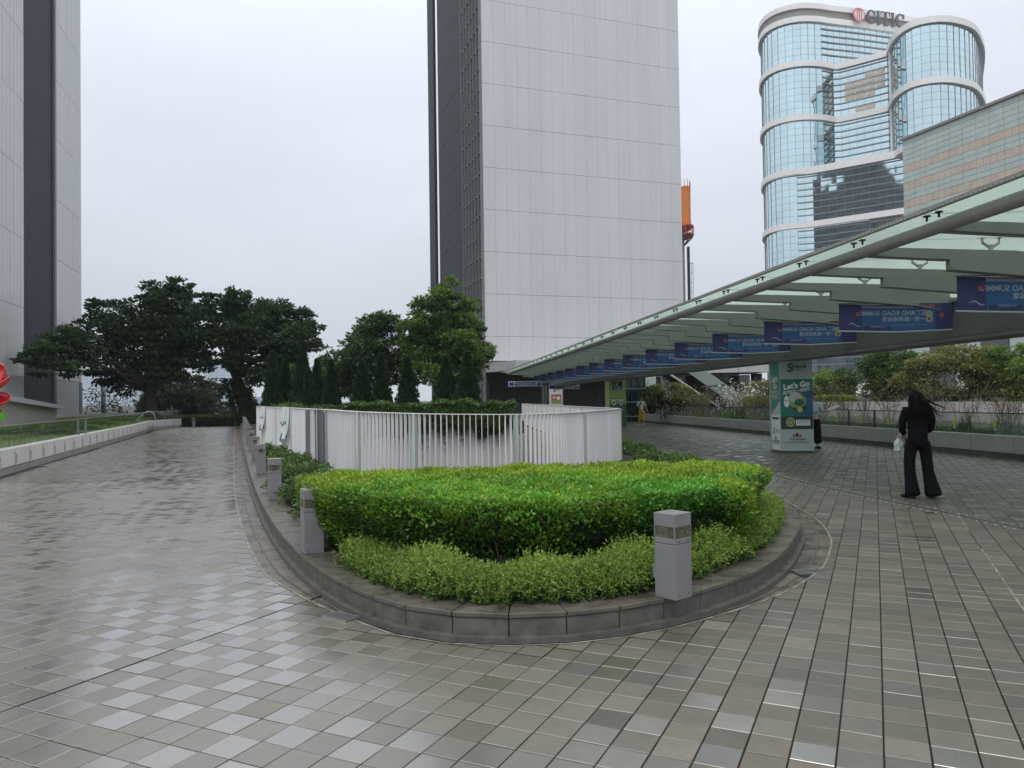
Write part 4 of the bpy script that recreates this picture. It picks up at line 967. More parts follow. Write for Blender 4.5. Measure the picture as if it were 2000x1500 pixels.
# ------------------------------------------------------------------ low buildings right of the tower
def low_right():
    t = empty('podium_entrance', (8.3, 51, 0), 0, 'teal glass entrance box with dark mullions at the end of the plaza', 'building')
    mb = MB(); mb.box(7.0, 9.9, 51.6, 55, 0, 3.0); mb.build('interior', M['tint_glass'], t)
    for i in range(6):
        mb = MB(); mb.box(7.0+i*.48+.02, 7.0+(i+1)*.48-.02, 51.5, 51.53, .35, 3.0); mb.build('glass_pane', M['mid_glass'], t)
    for i in range(7): mb = MB(); mb.box(7.0+i*.48-.03, 7.0+i*.48+.03, 51.38, 51.5, 0, 3.0); mb.build('mullion', M['dark_metal'], t)
    for z in (.3, 1.25, 2.15, 2.95): mb = MB(); mb.box(6.95, 9.9, 51.34, 51.45, z, z+.09); mb.build('transom', M['fin_grey'], t)
    mb = MB(); mb.box(8.9, 9.6, 51.2, 51.33, 2.3, 3.0); mb.build('green_panel', M['green_glass'], t)
    mb = MB(); mb.box(9.95, 10.55, 51, 51.6, 0, 3.4); tag(mb.build('white_pillar', M['soffit']), 'pale square pillar between the glass entrance and the escalator', 'pillar')
    t = empty('elevated_building', (18, 60, 0), 0, 'low building with white fascia over a dark undercroft behind the escalator', 'building')
    for i in range(3):
        mb = MB(); mb.box(12.5+i*2.6+.02, 12.5+(i+1)*2.6-.02, 60, 60.6, 3.45, 4.35); mb.build('fascia_panel', M['soffit'], t)
    mb = MB(); mb.box(12.5, 20.3, 60.6, 66, 3.46, 4.3); mb.build('slab', M['base_wall'], t)
    mb = MB(); mb.box(12.5, 20.3, 65.5, 66, 0, 3.4); mb.build('rear_wall', M['tint_glass'], t)
    for x in (15.6, 19.5): mb = MB(); mb.box(x, x+.7, 62, 62.7, 0, 3.4); mb.build('column', M['dark_metal'], t)
    # escalator
    e = empty('escalator', (12, 47, 0), 0, 'enclosed glass sided escalator sloping down to the right', 'escalator')
    A, B = W(1296, 722, 50), W(1412, 800, 50); dy = Vector((0, 1, 0))
    for nm, off, z0, z1, m in (('skirt', 0, -.28, .0, 'fin_grey'), ('handrail', 0, .0, .06, 'rail_wall_white'), ('deck', .6, -.3, -.1, 'charcoal')):
        mb = MB(); q = [A, B, B+dy*(.15 if nm != 'deck' else 1.4), A+dy*(.15 if nm != 'deck' else 1.4)]; mb.prism([p[:2] for p in q], [p.z+z0 for p in q], [p.z+z1 for p in q]); mb.build(nm, M[m], e)
    A2, B2 = W(1345, 728, 51.5), W(1440, 795, 51.5)
    n = 7
    for i in range(n):
        p, q = A2.lerp(B2, i/n), A2.lerp(B2, (i+1)/n); mb = MB(); mb.prism([p[:2], q[:2], (q.x, q.y+.04), (p.x, p.y+.04)], [p.z, q.z, q.z, p.z], [p.z+1.0, q.z+1.0, q.z+1.0, p.z+1.0]); mb.build('glass_pane', M['frit'], e)
    for i in (1, 4):
        p = A2.lerp(B2, i/n); mb = MB(); mb.tube([(p.x-1.1, p.y-.3, p.z+.35), (p.x+.5, p.y-.2, p.z+.5)], .06, 6); mb.build('brace', M['dark_metal'], e)
M['mid_glass'] = glass_mat('teal_glass', (.35, .55, .53), .6, .05, (.05, .09, .09))
low_right()
# beige garden wall behind the right planting
gw = empty('planter_wall', (15, 30, 0), 0, 'beige garden wall behind the bare twiggy shrubs', 'wall')
gwp = smooth_path([(16.6, 24.4), (15.3, 29), (14.1, 34), (12.9, 40)], 1.9)
for i in range(len(gwp)-1):
    a, b = gwp[i], gwp[i+1]; g_ = (b-a).normalized()*.008; mb = MB(); mb.prism([(a+g_)[:2], (b-g_)[:2], (b-g_+Vector((.3, .08, 0)))[:2], (a+g_+Vector((.3, .08, 0)))[:2]], 0, 1.28); mb.build('wall_panel', M['pit_wall'], gw)
mb = MB(); mb.prism([(12.3, 17), (16.8, 17), (16.5, 24.4), (12.9, 40), (10.5, 50), (8.9, 48.8), (10.2, 36)], -.02, .42); tag(mb.build('plant_bed', M['soil']), kind='structure')

# ================================================================== COVERED WALKWAY
SL = .108; ca = math.atan(SL)
cw = empty('walkway_canopy', (8, 20, 0), 0, 'long steel and fritted glass walkway canopy on a central spine', 'canopy')
CX = lambda a, D: (a-SL*D, D)
Y0, Y1, RS = 4.9, 61.0, 1.595
# everything is laid out in the canopy frame: q = distance left(+)/right(-) of the spine, s = depth
def cf(q, D): return (10.05-q-SL*D, D)
mb = MB()
def long_box(mb, q0, q1, z0, z1, m=0, s0=3.0, s1=Y1+1, step=None):
    mb.prism([cf(q0, s0), cf(q1, s0), cf(q1, s1), cf(q0, s1)][::-1], z0, z1, m)
mb = MB(); long_box(mb, .28, -.28, 2.64, 3.28); mb.build('spine_beam', M['spine'], cw)
mb = MB(); long_box(mb, .36, -.36, 2.56, 2.625); mb.build('spine_flange', M['spine'], cw)
mb = MB(); long_box(mb, .33, -.33, 3.29, 3.36); mb.build('top_flange', M['canopy_steel'], cw)
ribD = [9.6+RS*k for k in range(-3, 33)]
for sg_ in (1, -1):
    prof = [(.3, 3.12), (1.0, 3.24), (2.62, 3.36), (2.62, 3.50), (3.78, 3.545), (3.78, 3.665), (1.6, 3.63), (.3, 3.50)]
    rb = MB(); th = .045
    fr_ = [(-q*sg_, -th, z) for q, z in prof]; bk = [(-q*sg_, th, z) for q, z in prof]; n = len(prof)
    rb.v = fr_+bk; o1 = tuple(range(n)); o2 = tuple(n+i for i in reversed(range(n)))
    rb.f = [o1, o2]+[(i, n+i, n+(i+1) % n, (i+1) % n) for i in range(n)]; rb.mi = [0]*(n+2)
    # flange plates along the bottom
    for (qa, za), (qb, zb) in (((.3, 3.12), (1.0, 3.24)), ((1.0, 3.24), (2.62, 3.36)), ((2.62, 3.505), (3.78, 3.55))):
        i = len(rb.v); rb.v += [(-qa*sg_, -.09, za), (-qa*sg_, .09, za), (-qb*sg_, .09, zb), (-qb*sg_, -.09, zb), (-qa*sg_, -.09, za-.015), (-qa*sg_, .09, za-.015), (-qb*sg_, .09, zb-.015), (-qb*sg_, -.09, zb-.015)]
        rb.f += [(i, i+1, i+2, i+3), (i+7, i+6, i+5, i+4), (i, i+4, i+5, i+1), (i+1, i+5, i+6, i+2), (i+2, i+6, i+7, i+3), (i+3, i+7, i+4, i)]; rb.mi += [0]*6
    rbm = rb.mesh('rib', M['canopy_steel'])
    br = MB(); q = 1.95; br.tube([(-q*sg_, 0, 3.6), (-q*sg_, 0, 3.72)], .03, 6)
    for dx in (-.13, .13):
        br.tube([(-q*sg_, 0, 3.67), (-q*sg_+dx, 0, 3.75), (-q*sg_+dx, 0, 3.82)], .02, 6); br.tube([(-q*sg_+dx, 0, 3.83), (-q*sg_+dx, 0, 3.845)], .05, 8)
    brm = br.mesh('glass_bracket', M['cast'])
    ec = MB()
    for dx in (-.17, .05): ec.tube([(-4.0*sg_+.0, dx, 3.67), (-4.0*sg_, dx, 3.725)], .014, 6); ec.tube([(-4.0*sg_, dx, 3.725), (-4.0*sg_, dx, 3.74)], .045, 8)
    ecm = ec.mesh('edge_clamp', M['dark_metal'])
    # glass panels: slightly sloping up to the middle
    pg = MB(); h = RS/2-.012
    pg.v = [(-.1*sg_, -h, 3.87), (-4.15*sg_, -h, 3.745), (-4.15*sg_, h, 3.745), (-.1*sg_, h, 3.87), (-.1*sg_, -h, 3.885), (-4.15*sg_, -h, 3.76), (-4.15*sg_, h, 3.76), (-.1*sg_, h, 3.885)]
    pg.f = [(0, 1, 2, 3), (7, 6, 5, 4), (0, 4, 5, 1), (1, 5, 6, 2), (2, 6, 7, 3), (3, 7, 4, 0)]; pg.mi = [0]*6; pgm = pg.mesh('glass_panel', M['frit'])
    for D in ribD:
        m4 = Matrix.Translation((*cf(0, D), 0)) @ Matrix.Rotation(ca, 4, 'Z')
        put('rib', rbm, cw, m4); put('glass_bracket', brm, cw, m4)
        if sg_ == 1: put('edge_clamp', ecm, cw, m4)
        sh = Matrix.Translation((*cf(0, D+RS/2), 0)); shear = Matrix(((1, -SL, 0, 0), (0, 1, 0, 0), (0, 0, 1, 0), (0, 0, 0, 1)))
        put('glass_panel', pgm, cw, sh @ Matrix.Rotation(ca, 4, 'Z') @ Matrix.Diagonal((1, 1.005, 1, 1)))
    mb = MB(); mb.tube([(*cf(3.82*sg_, s), 3.625) for s in (3, 20, 40, Y1)], .085, 12); mb.build('edge_tube', M['canopy_light'], cw, smooth=True)
    mb = MB(); long_box(mb, 4.16*sg_ if sg_ > 0 else -4.12, 4.12*sg_ if sg_ > 0 else -4.16, 3.735, 3.79); mb.build('edge_trim', M['brown_trim'], cw)
# banners between the ribs
def banner_mesh(sg_):
    w_, h = 2.1, .50; parts = []
    def sheet(x0, x1, z0, z1, m, off=0):
        mb = MB(); n = 6
        for i in range(n):
            a, b = x0+(x1-x0)*i/n, x0+(x1-x0)*(i+1)/n; bow = lambda x: -.035*math.sin(math.pi*(x/w_))
            mb.poly([(a, off, z0+bow(a)), (b, off, z0+bow(b)), (b, off, z1+bow(b)*.8), (a, off, z1+bow(a)*.8)])
        return mb.mesh('sheet', m)
    parts += [('sheet', sheet(0, w_, 0, h, M['banner_navy'])), ('colour_field', sheet(.42, 1.78, .02, h-.06, M['banner_blue'], -.002)), ('colour_field', sheet(.42, 1.78, h-.058, h-.015, M['banner_pale'], -.002)),
              ('colour_field', sheet(1.38, 1.78, h-.058, h-.015, M['banner_red'], -.004)), ('colour_field', sheet(.45, .95, .03, .10, M['banner_navy'], -.004))]
    return parts
bp_ = banner_mesh(1)
bm1 = text_mesh('BELT AND ROAD SUMMIT', .118, M['banner_ink'], True, 0, 0, .0015); bm2 = text_mesh('一帶一路高峰論壇', .10, M['banner_ink'], True, 0, 0, .001)
bm3 = text_mesh('8', .30, M['banner_gold'], True, 0, 0, .004); bm4 = text_mesh('13-14/9/2023', .05, M['banner_ink'], True); bm5 = text_mesh('th', .05, M['banner_ink'], True)
bm6 = text_mesh('Shared Opportunities  Collaboration  Prosperity', .034, M['banner_ink'], True)
nb = 0
names = ['first', 'second', 'third', 'fourth', 'fifth', 'sixth', 'seventh', 'eighth', 'ninth', 'tenth', 'eleventh', 'twelfth', 'thirteenth', 'fourteenth', 'fifteenth', 'sixteenth']
def banner(D, side, label, detail):
    x, y = cf(2.42 if side > 0 else -.42, D); t = empty('summit_banner', (x, y, 2.78), ca*0, label, 'banner', 'blue summit banners under the canopy')
    for nm, me in bp_: put(nm, me, t, None, True)
    if detail:
        rx = Matrix.Rotation(R(90), 4, 'X')
        for me, px, pz, nm in ((bm1, 1.02, .315, 'lettering'), (bm2, 1.20, .20, 'lettering'), (bm3, 1.67, .235, 'numeral'), (bm4, .72, .065, 'lettering'), (bm5, 1.565, .36, 'lettering'), (bm6, 1.30, .095, 'lettering')):
            put(nm, me, t, Matrix.Translation((px, -.008, pz)) @ rx, True)
        m = MB(); m.poly([(.30, -.008, .30), (.40, -.008, .30), (.40, -.008, .36), (.30, -.008, .36)]); m.build('emblem', M['banner_red'], t, True)
        m = MB(); m.poly([(.30+.02, -.009, .285), (.38, -.009, .285), (.38, -.009, .298), (.32, -.009, .298)]); m.build('emblem_bar', M['banner_ink'], t, True)
        m = MB(); m.poly([(1.905+.05*math.cos(a), -.008, .27+.05*math.sin(a)) for a in [2*math.pi*i/16 for i in range(16)]]); m.build('seal', M['banner_red'], t, True)
        sw = [(.16, .115), (.25, .13), (.33, .08), (.385, .075), (.385, .088), (.335, .095), (.25, .15), (.16, .122)]
        m = MB(); m.poly([(a, -.008, b) for a, b in sw]); m.build('swoosh', M['banner_ink'], t, True)
    m = MB(); m.tube([(-.02, 0, -.0), (w2/2, 0, -.035), (w2+.0, 0, -.0)], .012, 6); m.build('bottom_bar', M['white'], t, True)
    m = MB(); m.tube([(-.03, 0, .505), (w2, 0, .505)], .010, 6); m.build('top_bar', M['steel'], t, True)
    m = MB(); m.tube([(.1, 0, .5), (.1, 0, .62)], .004, 4); m.tube([(w2-.1, 0, .5), (w2-.1, 0, .5)], .004, 4); m.build('tie', M['dark_metal'], t, True)
w2 = 2.1
for k in range(15):
    banner(11.05+3.19*k, 1, '%s blue summit banner from the near end, left of the canopy spine' % names[k], k < 9)
for k in range(13):
    banner(10.95+3.19*k, -1, '%s blue summit banner from the near end, right of the canopy spine' % names[k], k < 3)

# ------------------------------------------------------------------ advert wrapped pillars
def pillar(poly, z0, z1, name, label, base_m, cat='advertising pillar'):
    c = (sum(p[0] for p in poly)/len(poly), sum(p[1] for p in poly)/len(poly)); t = empty(name, (c[0], c[1], 0), 0, label, cat)
    mb = MB(); mb.prism(poly, z0, z1); mb.build('cladding', base_m, t)
    ins = [(c[0]+(p[0]-c[0])*.95, c[1]+(p[1]-c[1])*.95) for p in poly]; mb = MB(); mb.prism(ins, 0, z0); mb.build('base', M['plinth'], t)
    return t
pz = [(7.44, 21.36), (8.30, 21.20), (8.50, 21.9), (8.35, 22.6), (7.60, 22.7), (7.42, 22.02)]
pt = pillar(pz, .06, 2.62, 'poster_pillar', 'hexagonal pillar wrapped in a green Let\'s Go poster with grey header', M['poster_grey'])
A, B, Fv = Vector((*pz[0], 0)), Vector((*pz[1], 0)), Vector((*pz[5], 0))
def onface(a, b, t, out_=.004):
    r = (b-a).normalized(); n = Vector((r.y, -r.x, 0)); L_ = (b-a).length
    def patch(u0, u1, z0, z1, m, name, k=1, skew=0):
        mb = MB(); p = lambda u, z: tuple(a+r*(u*L_)+n*(out_*k)+Vector((0, 0, z))); mb.poly([p(u0, z0), p(u1, z0+skew), p(u1, z1+skew), p(u0, z1)]); return mb.build(name, m, t)
    def blob(pts, m, name, k=2):
        mb = MB(); mb.poly([tuple(a+r*(u*L_)+n*(out_*k)+Vector((0, 0, z))) for u, z in pts]); return mb.build(name, m, t)
    def txt(s, size, u, z, m, k=3, rot=0, shear=0, ox=0, sx_=1):
        me = text_mesh(s, size, m, False, shear, 0, ox); o = a+r*(u*L_)+n*(out_*k)+Vector((0, 0, z)); return put('lettering', me, t, facem(o, r, (0, 0, 1)) @ Matrix.Rotation(rot, 4, 'Z') @ Matrix.Diagonal((sx_, 1, 1, 1)))
    return patch, blob, txt
circ = lambda u, z, ru, rz, n=20, a0=0, a1=2*math.pi: [(u+ru*math.cos(a), z+rz*math.sin(a)) for a in np.linspace(a0, a1, n, endpoint=(a1-a0 < 6.28))]
patch, blob, txt = onface(A, B, pt)
patch(.02, .99, 1.02, 2.05, M['poster_teal'], 'poster_panel'); patch(.02, .99, .66, 1.018, M['poster_dark'], 'poster_panel')
blob([(.02, 1.025), (.99, 1.025), (.99, 1.80), (.45, 1.64), (.02, 1.5)][::1], M['poster_blue'], 'poster_field', 1.5)
blob([(.02, 1.025), (.45, 1.025), (.30, 1.3), (.02, 1.5)], M['poster_teal'], 'poster_field', 2)
txt("Let's Go", .205, .50, 1.87, M['ink_white'], 3, R(9), .12, .008); txt('支持社企 一齊投選', .088, .50, 1.72, M['ink_white'], 3, R(9), .1, .002)
blob([(.04, 1.615), (.97, 1.735), (.97, 1.742), (.04, 1.622)], M['ink_white'], 'stripe', 3)
blob(circ(.52, 1.45, .27, .22), M['poster_lime'], 'drawing', 3); blob(circ(.47, 1.54, .19, .14), M['ink_white'] if 0 else M['petal'], 'drawing', 4); blob(circ(.58, 1.40, .15, .10), M['ink_green'], 'drawing', 5)
blob(circ(.44, 1.22, .05, .05), M['poster_dark'], 'drawing', 4); blob(circ(.60, 1.20, .08, .07), M['ink_lime'], 'drawing', 4); blob(circ(.72, 1.25, .06, .05), M['poster_dark'], 'drawing', 4)
blob(circ(.20, 1.43, .085, .16), M['ink_white'], 'speech_bubble', 4); txt('撐社企', .055, .20, 1.45, M['ink_black'], 5)
blob(circ(.31, .86, .135, .13), M['banner_gold'], 'badge', 3); blob(circ(.31, .86, .10, .095), M['ink_green'], 'badge', 4); blob(circ(.31, .86, .075, .07), M['poster_lime'], 'badge', 5)
patch(.47, .90, .76, .92, M['white'], 'caption_board', 3); txt('社會企業嘉許計劃 2023', .036, .685, .88, M['ink_black'], 4); txt('Social Enterprise Award Scheme', .026, .685, .83, M['ink_black'], 4)
txt('S', .33, .335, 2.36, M['ink_green'], 3, 0, 0, .012); txt('社會企業', .095, .60, 2.39, M['ink_black'], 3, 0, 0, .002); txt('Social Enterprise', .045, .60, 2.30, M['ink_black'], 3)
for du, hh_ in ((-.10, .045), (0, .085), (.10, .045)): blob([(.5+du-.045, .47), (.5+du+.045, .47), (.5+du+.02, .47+hh_), (.5+du, .49+hh_), (.5+du-.02, .47+hh_)], M['ink_black'] if du == 0 else M['ink_red'], 'emblem', 3)
patch(.36, .64, .445, .462, M['ink_red'], 'emblem', 3)
txt('民政事務總署', .068, .5, .375, M['ink_black'], 3); txt('Home Affairs Department', .058, .5, .30, M['ink_black'], 3)
patch, blob, txt = onface(Fv, A, pt)
patch(.03, .97, 1.35, 2.60, M['poster_teal'], 'poster_panel'); blob([(.03, 1.06), (.97, 1.349), (.03, 1.349)][::1], M['poster_teal'], 'poster_panel'); blob([(.03, 1.12), (.97, 1.42), (.97, 1.30), (.03, 1.05)], M['ink_white'], 'stripe', 2)
patch(.03, .97, .08, 1.05, M['white'], 'poster_panel', .5)
txt("Let's", .25, .5, 2.06, M['ink_white'], 3, 0, .1, .006, .9); txt('Go', .22, .5, 1.86, M['ink_white'], 3, 0, .1, .006); txt('支持社企', .13, .5, 1.69, M['ink_white'], 3); txt('齊齊投選', .12, .5, 1.55, M['ink_white'], 3)
patch(.12, .88, .93, .99, M['ink_black'], 'caption_bar', 2); txt('S', .24, .32, .60, M['ink_green'], 3, 0, 0, .008); txt('社企', .12, .7, .61, M['ink_black'], 3); blob([(.38, .38), (.62, .38), (.5, .46)], M['ink_black'], 'emblem', 3); txt('民政事務總署', .09, .5, .31, M['ink_black'], 3); txt('Home Affairs Department', .05, .5, .25, M['ink_black'], 3)

c2 = W(1204, 833, 42.9); x0, x1 = W(1190, 833, 42.6).x, W(1223, 833, 42.6).x
p2 = [(x0+.02, 42.6), (x1, 42.5), (x1+.1, 43.2), (x1-.1, 43.8), (x0, 43.9), (x0-.12, 43.3)]
pt2 = pillar(p2, .05, 2.66, 'poster_pillar', 'lime green wrapped pillar with two cartoon eyes, farther along the walkway', M['poster_lime'])
patch, blob, txt = onface(Vector((*p2[0], 0)), Vector((*p2[1], 0)), pt2, .008)
patch(.01, .99, .05, 1.05, M['poster_olive'], 'poster_panel'); blob([(.0, 1.04), (1, 1.04), (.93, 1.3), (.75, 1.45), (.55, 1.27), (.4, 1.27), (.25, 1.45), (.06, 1.3)], M['poster_olive'], 'drawing')
for u in (.28, .72): blob(circ(u, 1.37, .13, .22), M['ink_black'], 'drawing', 2); blob(circ(u, 1.36, .11, .18), M['ink_white'], 'drawing', 3); blob(circ(u, 1.34, .055, .10), M['ink_black'], 'drawing', 4)
blob([(.15, 2.0), (.85, 2.0), (.95, 2.15), (.6, 2.45), (.4, 2.45), (.08, 2.15)], M['poster_grey'], 'cloud', 2)
txt('社區', .30, .5, 2.34, M['ink_black'], 4, 0, 0, .01); txt('有建樹', .22, .5, 2.10, M['ink_black'], 4, 0, 0, .006); txt('CARE', .09, .72, .93, M['ink_white'], 4)
x0, x1 = W(1076, 790, 64).x, W(1097, 790, 64).x
p3 = [(x0, 64), (x1, 63.9), (x1+.15, 64.6), (x1-.1, 65.2), (x0, 65.3), (x0-.12, 64.6)]
pt3 = pillar(p3, .05, 2.66, 'poster_pillar', 'white wrapped pillar with red and green picture band above the fence', M['white'])
patch, blob, txt = onface(Vector((*p3[0], 0)), Vector((*p3[1], 0)), pt3, .01)
patch(.05, .95, 1.5, 1.95, M['ink_red'], 'picture'); patch(.05, .95, 1.2, 1.5, M['poster_lime'], 'picture'); blob(circ(.3, 1.7, .15, .13), M['petal'], 'picture', 2); blob(circ(.7, 1.65, .18, .15), M['ink_white'], 'picture', 2); txt('S', .4, .35, 2.3, M['ink_black'], 3, 0, 0, .01); txt('社企', .2, .68, 2.32, M['ink_black'], 3)
# dark steel posts near the canopy end and blue direction signs
for k, px in enumerate((1061, 1067)):
    p = W(px, 790, 58+k*2.5); mb = MB(); mb.box(p.x-.09, p.x+.09, p.y-.09, p.y+.09, 0, 2.66); tag(mb.build('steel_post', M['canopy_steel']), ['nearer dark steel post left of the white wrapped pillar', 'farther dark steel post left of the white wrapped pillar'][k], 'post')
def sign(px0, px1, py0, py1, D, label, en, zh, arrow):
    a, b = W(px0, py1, D), W(px1, py0, D); t = empty('direction_sign', (a.x, D, a.z), 0, label, 'sign', 'blue hanging direction signs'); w_, h = b.x-a.x, b.z-a.z
    mb = MB(); mb.box(0, w_, -.03, .03, 0, h); mb.build('frame', M['white'], t, True); mb = MB(); mb.box(.05, w_-.05, -.04, -.031, .05, h-.05); mb.build('board', M['sign_blue'], t, True)
    rx = Matrix.Rotation(R(90), 4, 'X'); put('lettering', text_mesh(en, .16, M['ink_white']), t, Matrix.Translation((w_*.56, -.045, h*.66)) @ rx, True); put('lettering', text_mesh(zh, .19, M['ink_white']), t, Matrix.Translation((w_*.56, -.045, h*.30)) @ rx, True)
    mb = MB(); cx_ = w_*.18 if arrow < 0 else w_*.92; c_ = h*.55
    mb.poly([(cx_-.02, -.045, c_-.14), (cx_+.02, -.045, c_-.14), (cx_+.02, -.045, c_+.05), (cx_+.07, -.045, c_+.05), (cx_, -.045, c_+.15), (cx_-.07, -.045, c_+.05), (cx_-.02, -.045, c_+.05)]); mb.build('arrow', M['ink_white'], t, True)
    for x in (.2, w_-.2): mb = MB(); mb.tube([(x, 0, h), (x, 0, h+.55)], .015, 5); mb.build('hanger', M['dark_metal'], t, True)
sign(993, 1058, 744, 755, 55, 'blue hanging sign left of the steel posts', 'Central Government Offices', '中央政府綜合大樓', -1)
sign(1072, 1132, 750.5, 760.5, 59, 'blue hanging sign right of the white wrapped pillar', 'Legislative Council Complex', '立法會綜合大樓', 1)

# ================================================================== SMALL THINGS
# red petal sculpture
def sculpture():
    p = W(-9, 790, 30); t = empty('petal_sculpture', (p.x, p.y, .5), 0, 'glossy red petal shaped sculpture on a green foot at the left edge', 'sculpture')
    def lobe(c, r, tilt, nm):
        me = MB(); nu, nv = 20, 8
        for i in range(nv+1):
            th = math.pi*.5*i/nv
            for j in range(nu):
                ph = 2*math.pi*j/nu; rr = r*math.sin(th)*(1+.10*math.sin(3*ph)); me.v.append((rr*math.cos(ph), rr*math.sin(ph), -r*.55*math.cos(th)+.12*r*math.sin(2*ph)*math.sin(th)**3))
        for i in range(nv):
            for j in range(nu): me.f.append((i*nu+j, (i+1)*nu+j, (i+1)*nu+(j+1) % nu, i*nu+(j+1) % nu)); me.mi.append(0)
        o = put(nm, me.mesh(nm, M['red'], True), t, Matrix.Translation(c) @ Matrix.Rotation(tilt[0], 4, 'X') @ Matrix.Rotation(tilt[1], 4, 'Y')); s = o.modifiers.new('s', 'SOLIDIFY'); s.thickness = .05
    lobe((p.x+.05, 30, 1.38), .46, (R(25), R(20)), 'petal'); lobe((p.x+.0, 30, 1.98), .52, (R(12), R(-14)), 'petal'); lobe((p.x+.02, 30, 2.32), .36, (R(75), R(5)), 'petal'); lobe((p.x-.55, 30.2, 2.1), .42, (R(40), R(-40)), 'petal')
    mb = MB(); mb.tube([(p.x+.05, 30, .9), (p.x+.05, 30, 1.3)], [.15, .1], 12); mb.tube([(p.x+.05, 30, .75), (p.x+.05, 30, .9)], [.2, .2], 12); mb.build('stem', M['red'], t, smooth=True)
    mb = MB(); mb.prism([(p.x-.15, 29.85), (p.x+.28, 29.8), (p.x+.34, 30.1), (p.x-.1, 30.15)], .45, [.62, .78, .74, .66]); mb.build('foot', M['green_gloss'], t)
    mb = MB(); mb.tube([(p.x+.1, 30, -.6), (p.x+.1, 30, .46)], .06, 8); mb.build('peg', M['dark_metal'], t); t.location.z += .62; t.scale = (.86, .86, 1)
sculpture()
# street lamp across, and grey post
def lamp():
    p = W(449, 812, 70); t = empty('street_lamp', (p.x, 70, 0), 0, 'black multi arm street lamp seen between the big trees', 'street lamp'); z = W(449, 775, 70).z
    mb = MB(); mb.tube([(p.x, 70, 0), (p.x, 70, z)], [.07, .05], 8); mb.build('pole', M['dark_metal'], t)
    for zz, r in ((z-.35, .32), (z-1.0, .42)):
        for s in (-1, 1):
            mb = MB(); mb.tube([(p.x, 70, zz), (p.x+s*r*.6, 70, zz+.1), (p.x+s*r, 70, zz-.02)], .025, 6); a = mb.build('arm', M['dark_metal'], t)
            mb = MB(); mb.ball((p.x+s*r, 70, zz-.12), .09, 0, 8, 6); mb.build('lantern', M['dark_metal'], a)
    mb = MB(); mb.ball((p.x, 70, z), .12, 0, 8, 6); mb.build('finial', M['dark_metal'], t)
lamp()
p = W(202, 810, 64); mb = MB(); mb.tube([(p.x, 64, 0), (p.x, 64, W(202, 752, 64).z)], .19, 12); tag(mb.build('round_column', M['fin_grey'], smooth=True), 'plain round grey column in front of the hazy towers', 'column')
# wire trees ornament
def ornament(px, D, h, label):
    p = W(px, 812, D); t = empty('wire_ornament', (p.x, D, .3), 0, label, 'ornament', 'wire tree ornaments by the low hedge'); mb = MB()
    for k in range(4):
        x = p.x-.45+k*.3; hh = h*(.7+.3*((k*7) % 3)/2)
        for j in range(5):
            zz = .5+hh*j/5; ww = .28*(1-j/5.5); mb.tube([(x-ww, D, zz), (x, D, zz+hh/4), (x+ww, D, zz)], .018, 4)
    mb.build('wire', M['steel'], t)
ornament(331, 53.6, .95, 'cluster of grey wire tree ornaments at the end of the left wall')
# air between here and the far shore
hz = MB(); hz.box(-1600, 1600, -60, 1900, -6, 262); hm = bpy.data.materials.new('haze_air'); hm.use_nodes = True; ht = hm.node_tree; ht.nodes.remove(ht.nodes['Principled BSDF'])
pv = ht.nodes.new('ShaderNodeVolumePrincipled'); pv.inputs['Density'].default_value = .0003; pv.inputs['Color'].default_value = (.86, .93, 1, 1); pv.inputs['Anisotropy'].default_value = .2
ht.links.new(pv.outputs[0], ht.nodes['Material Output'].inputs['Volume']); tag(hz.build('haze', hm), kind='stuff')

# ================================================================== VEGETATION
def jit(n, s): return rng.normal(0, s, (n, 3))
def hedge_surface(poly, z0, z1, n_top, n_side, lsize, round_=.10, taper=.09):
    """points and outward directions over the surface of a clipped hedge"""
    P = np.array([(p[0], p[1]) for p in poly]); mn, mx = P.min(0), P.max(0)
    T = np.empty((0, 2))
    while len(T) < n_top:
        q = rng.uniform(mn, mx, (n_top*2, 2)); T = np.concatenate([T, q[inpoly(q, poly)]])
    T = T[:n_top]
    seg = np.roll(P, -1, 0)-P; L_ = np.hypot(*seg.T); cum = np.r_[0, np.cumsum(L_)]
    # distance to the rim, to round the shoulders
    dmin = np.full(len(T), 9.)
    for a, s_, l in zip(P, seg, L_):
        t = np.clip(((T-a)@s_)/(l*l), 0, 1); dmin = np.minimum(dmin, np.hypot(*(T-(a+t[:, None]*s_)).T))
    lump = lambda x, y: .022*np.sin(x*5.1+1)*np.sin(y*4.3)+.016*np.sin(x*11+y*7)+.012*np.sin(y*17-x*9)
    ztop = z1-np.maximum(0, round_-dmin)**2/round_*1.1+lump(T[:, 0], T[:, 1])
    ct = np.c_[T, ztop-np.abs(rng.normal(0, .03, len(T)))]
    dt = np.c_[rng.normal(0, .75, (len(T), 2)), rng.uniform(.25, 1.1, len(T))]
    u = rng.uniform(0, cum[-1], n_side); k = np.clip(np.searchsorted(cum, u)-1, 0, len(P)-1); t = (u-cum[k])/L_[k]
    b = P[k]+seg[k]*t[:, None]; area = np.sum(P[:, 0]*np.roll(P[:, 1], -1)-np.roll(P[:, 0], -1)*P[:, 1]); sg = 1 if area > 0 else -1
    nn_ = np.c_[seg[k][:, 1], -seg[k][:, 0]]/L_[k][:, None]*sg
    z = z0+(z1-z0)*rng.random(n_side)**.85; dep = -np.abs(rng.normal(0, .05, n_side))+.03+.035*np.sin(z*14+b[:, 0]*6)+.03*np.sin(b[:, 0]*9+b[:, 1]*7)-taper*((z1-z)/(z1-z0))**1.6
    cs = np.c_[b+nn_*dep[:, None], z]; ds = np.c_[nn_*1.0, np.full(n_side, .45)]+rng.normal(0, .6, (n_side, 3))
    return ct, dt, cs, ds, dmin
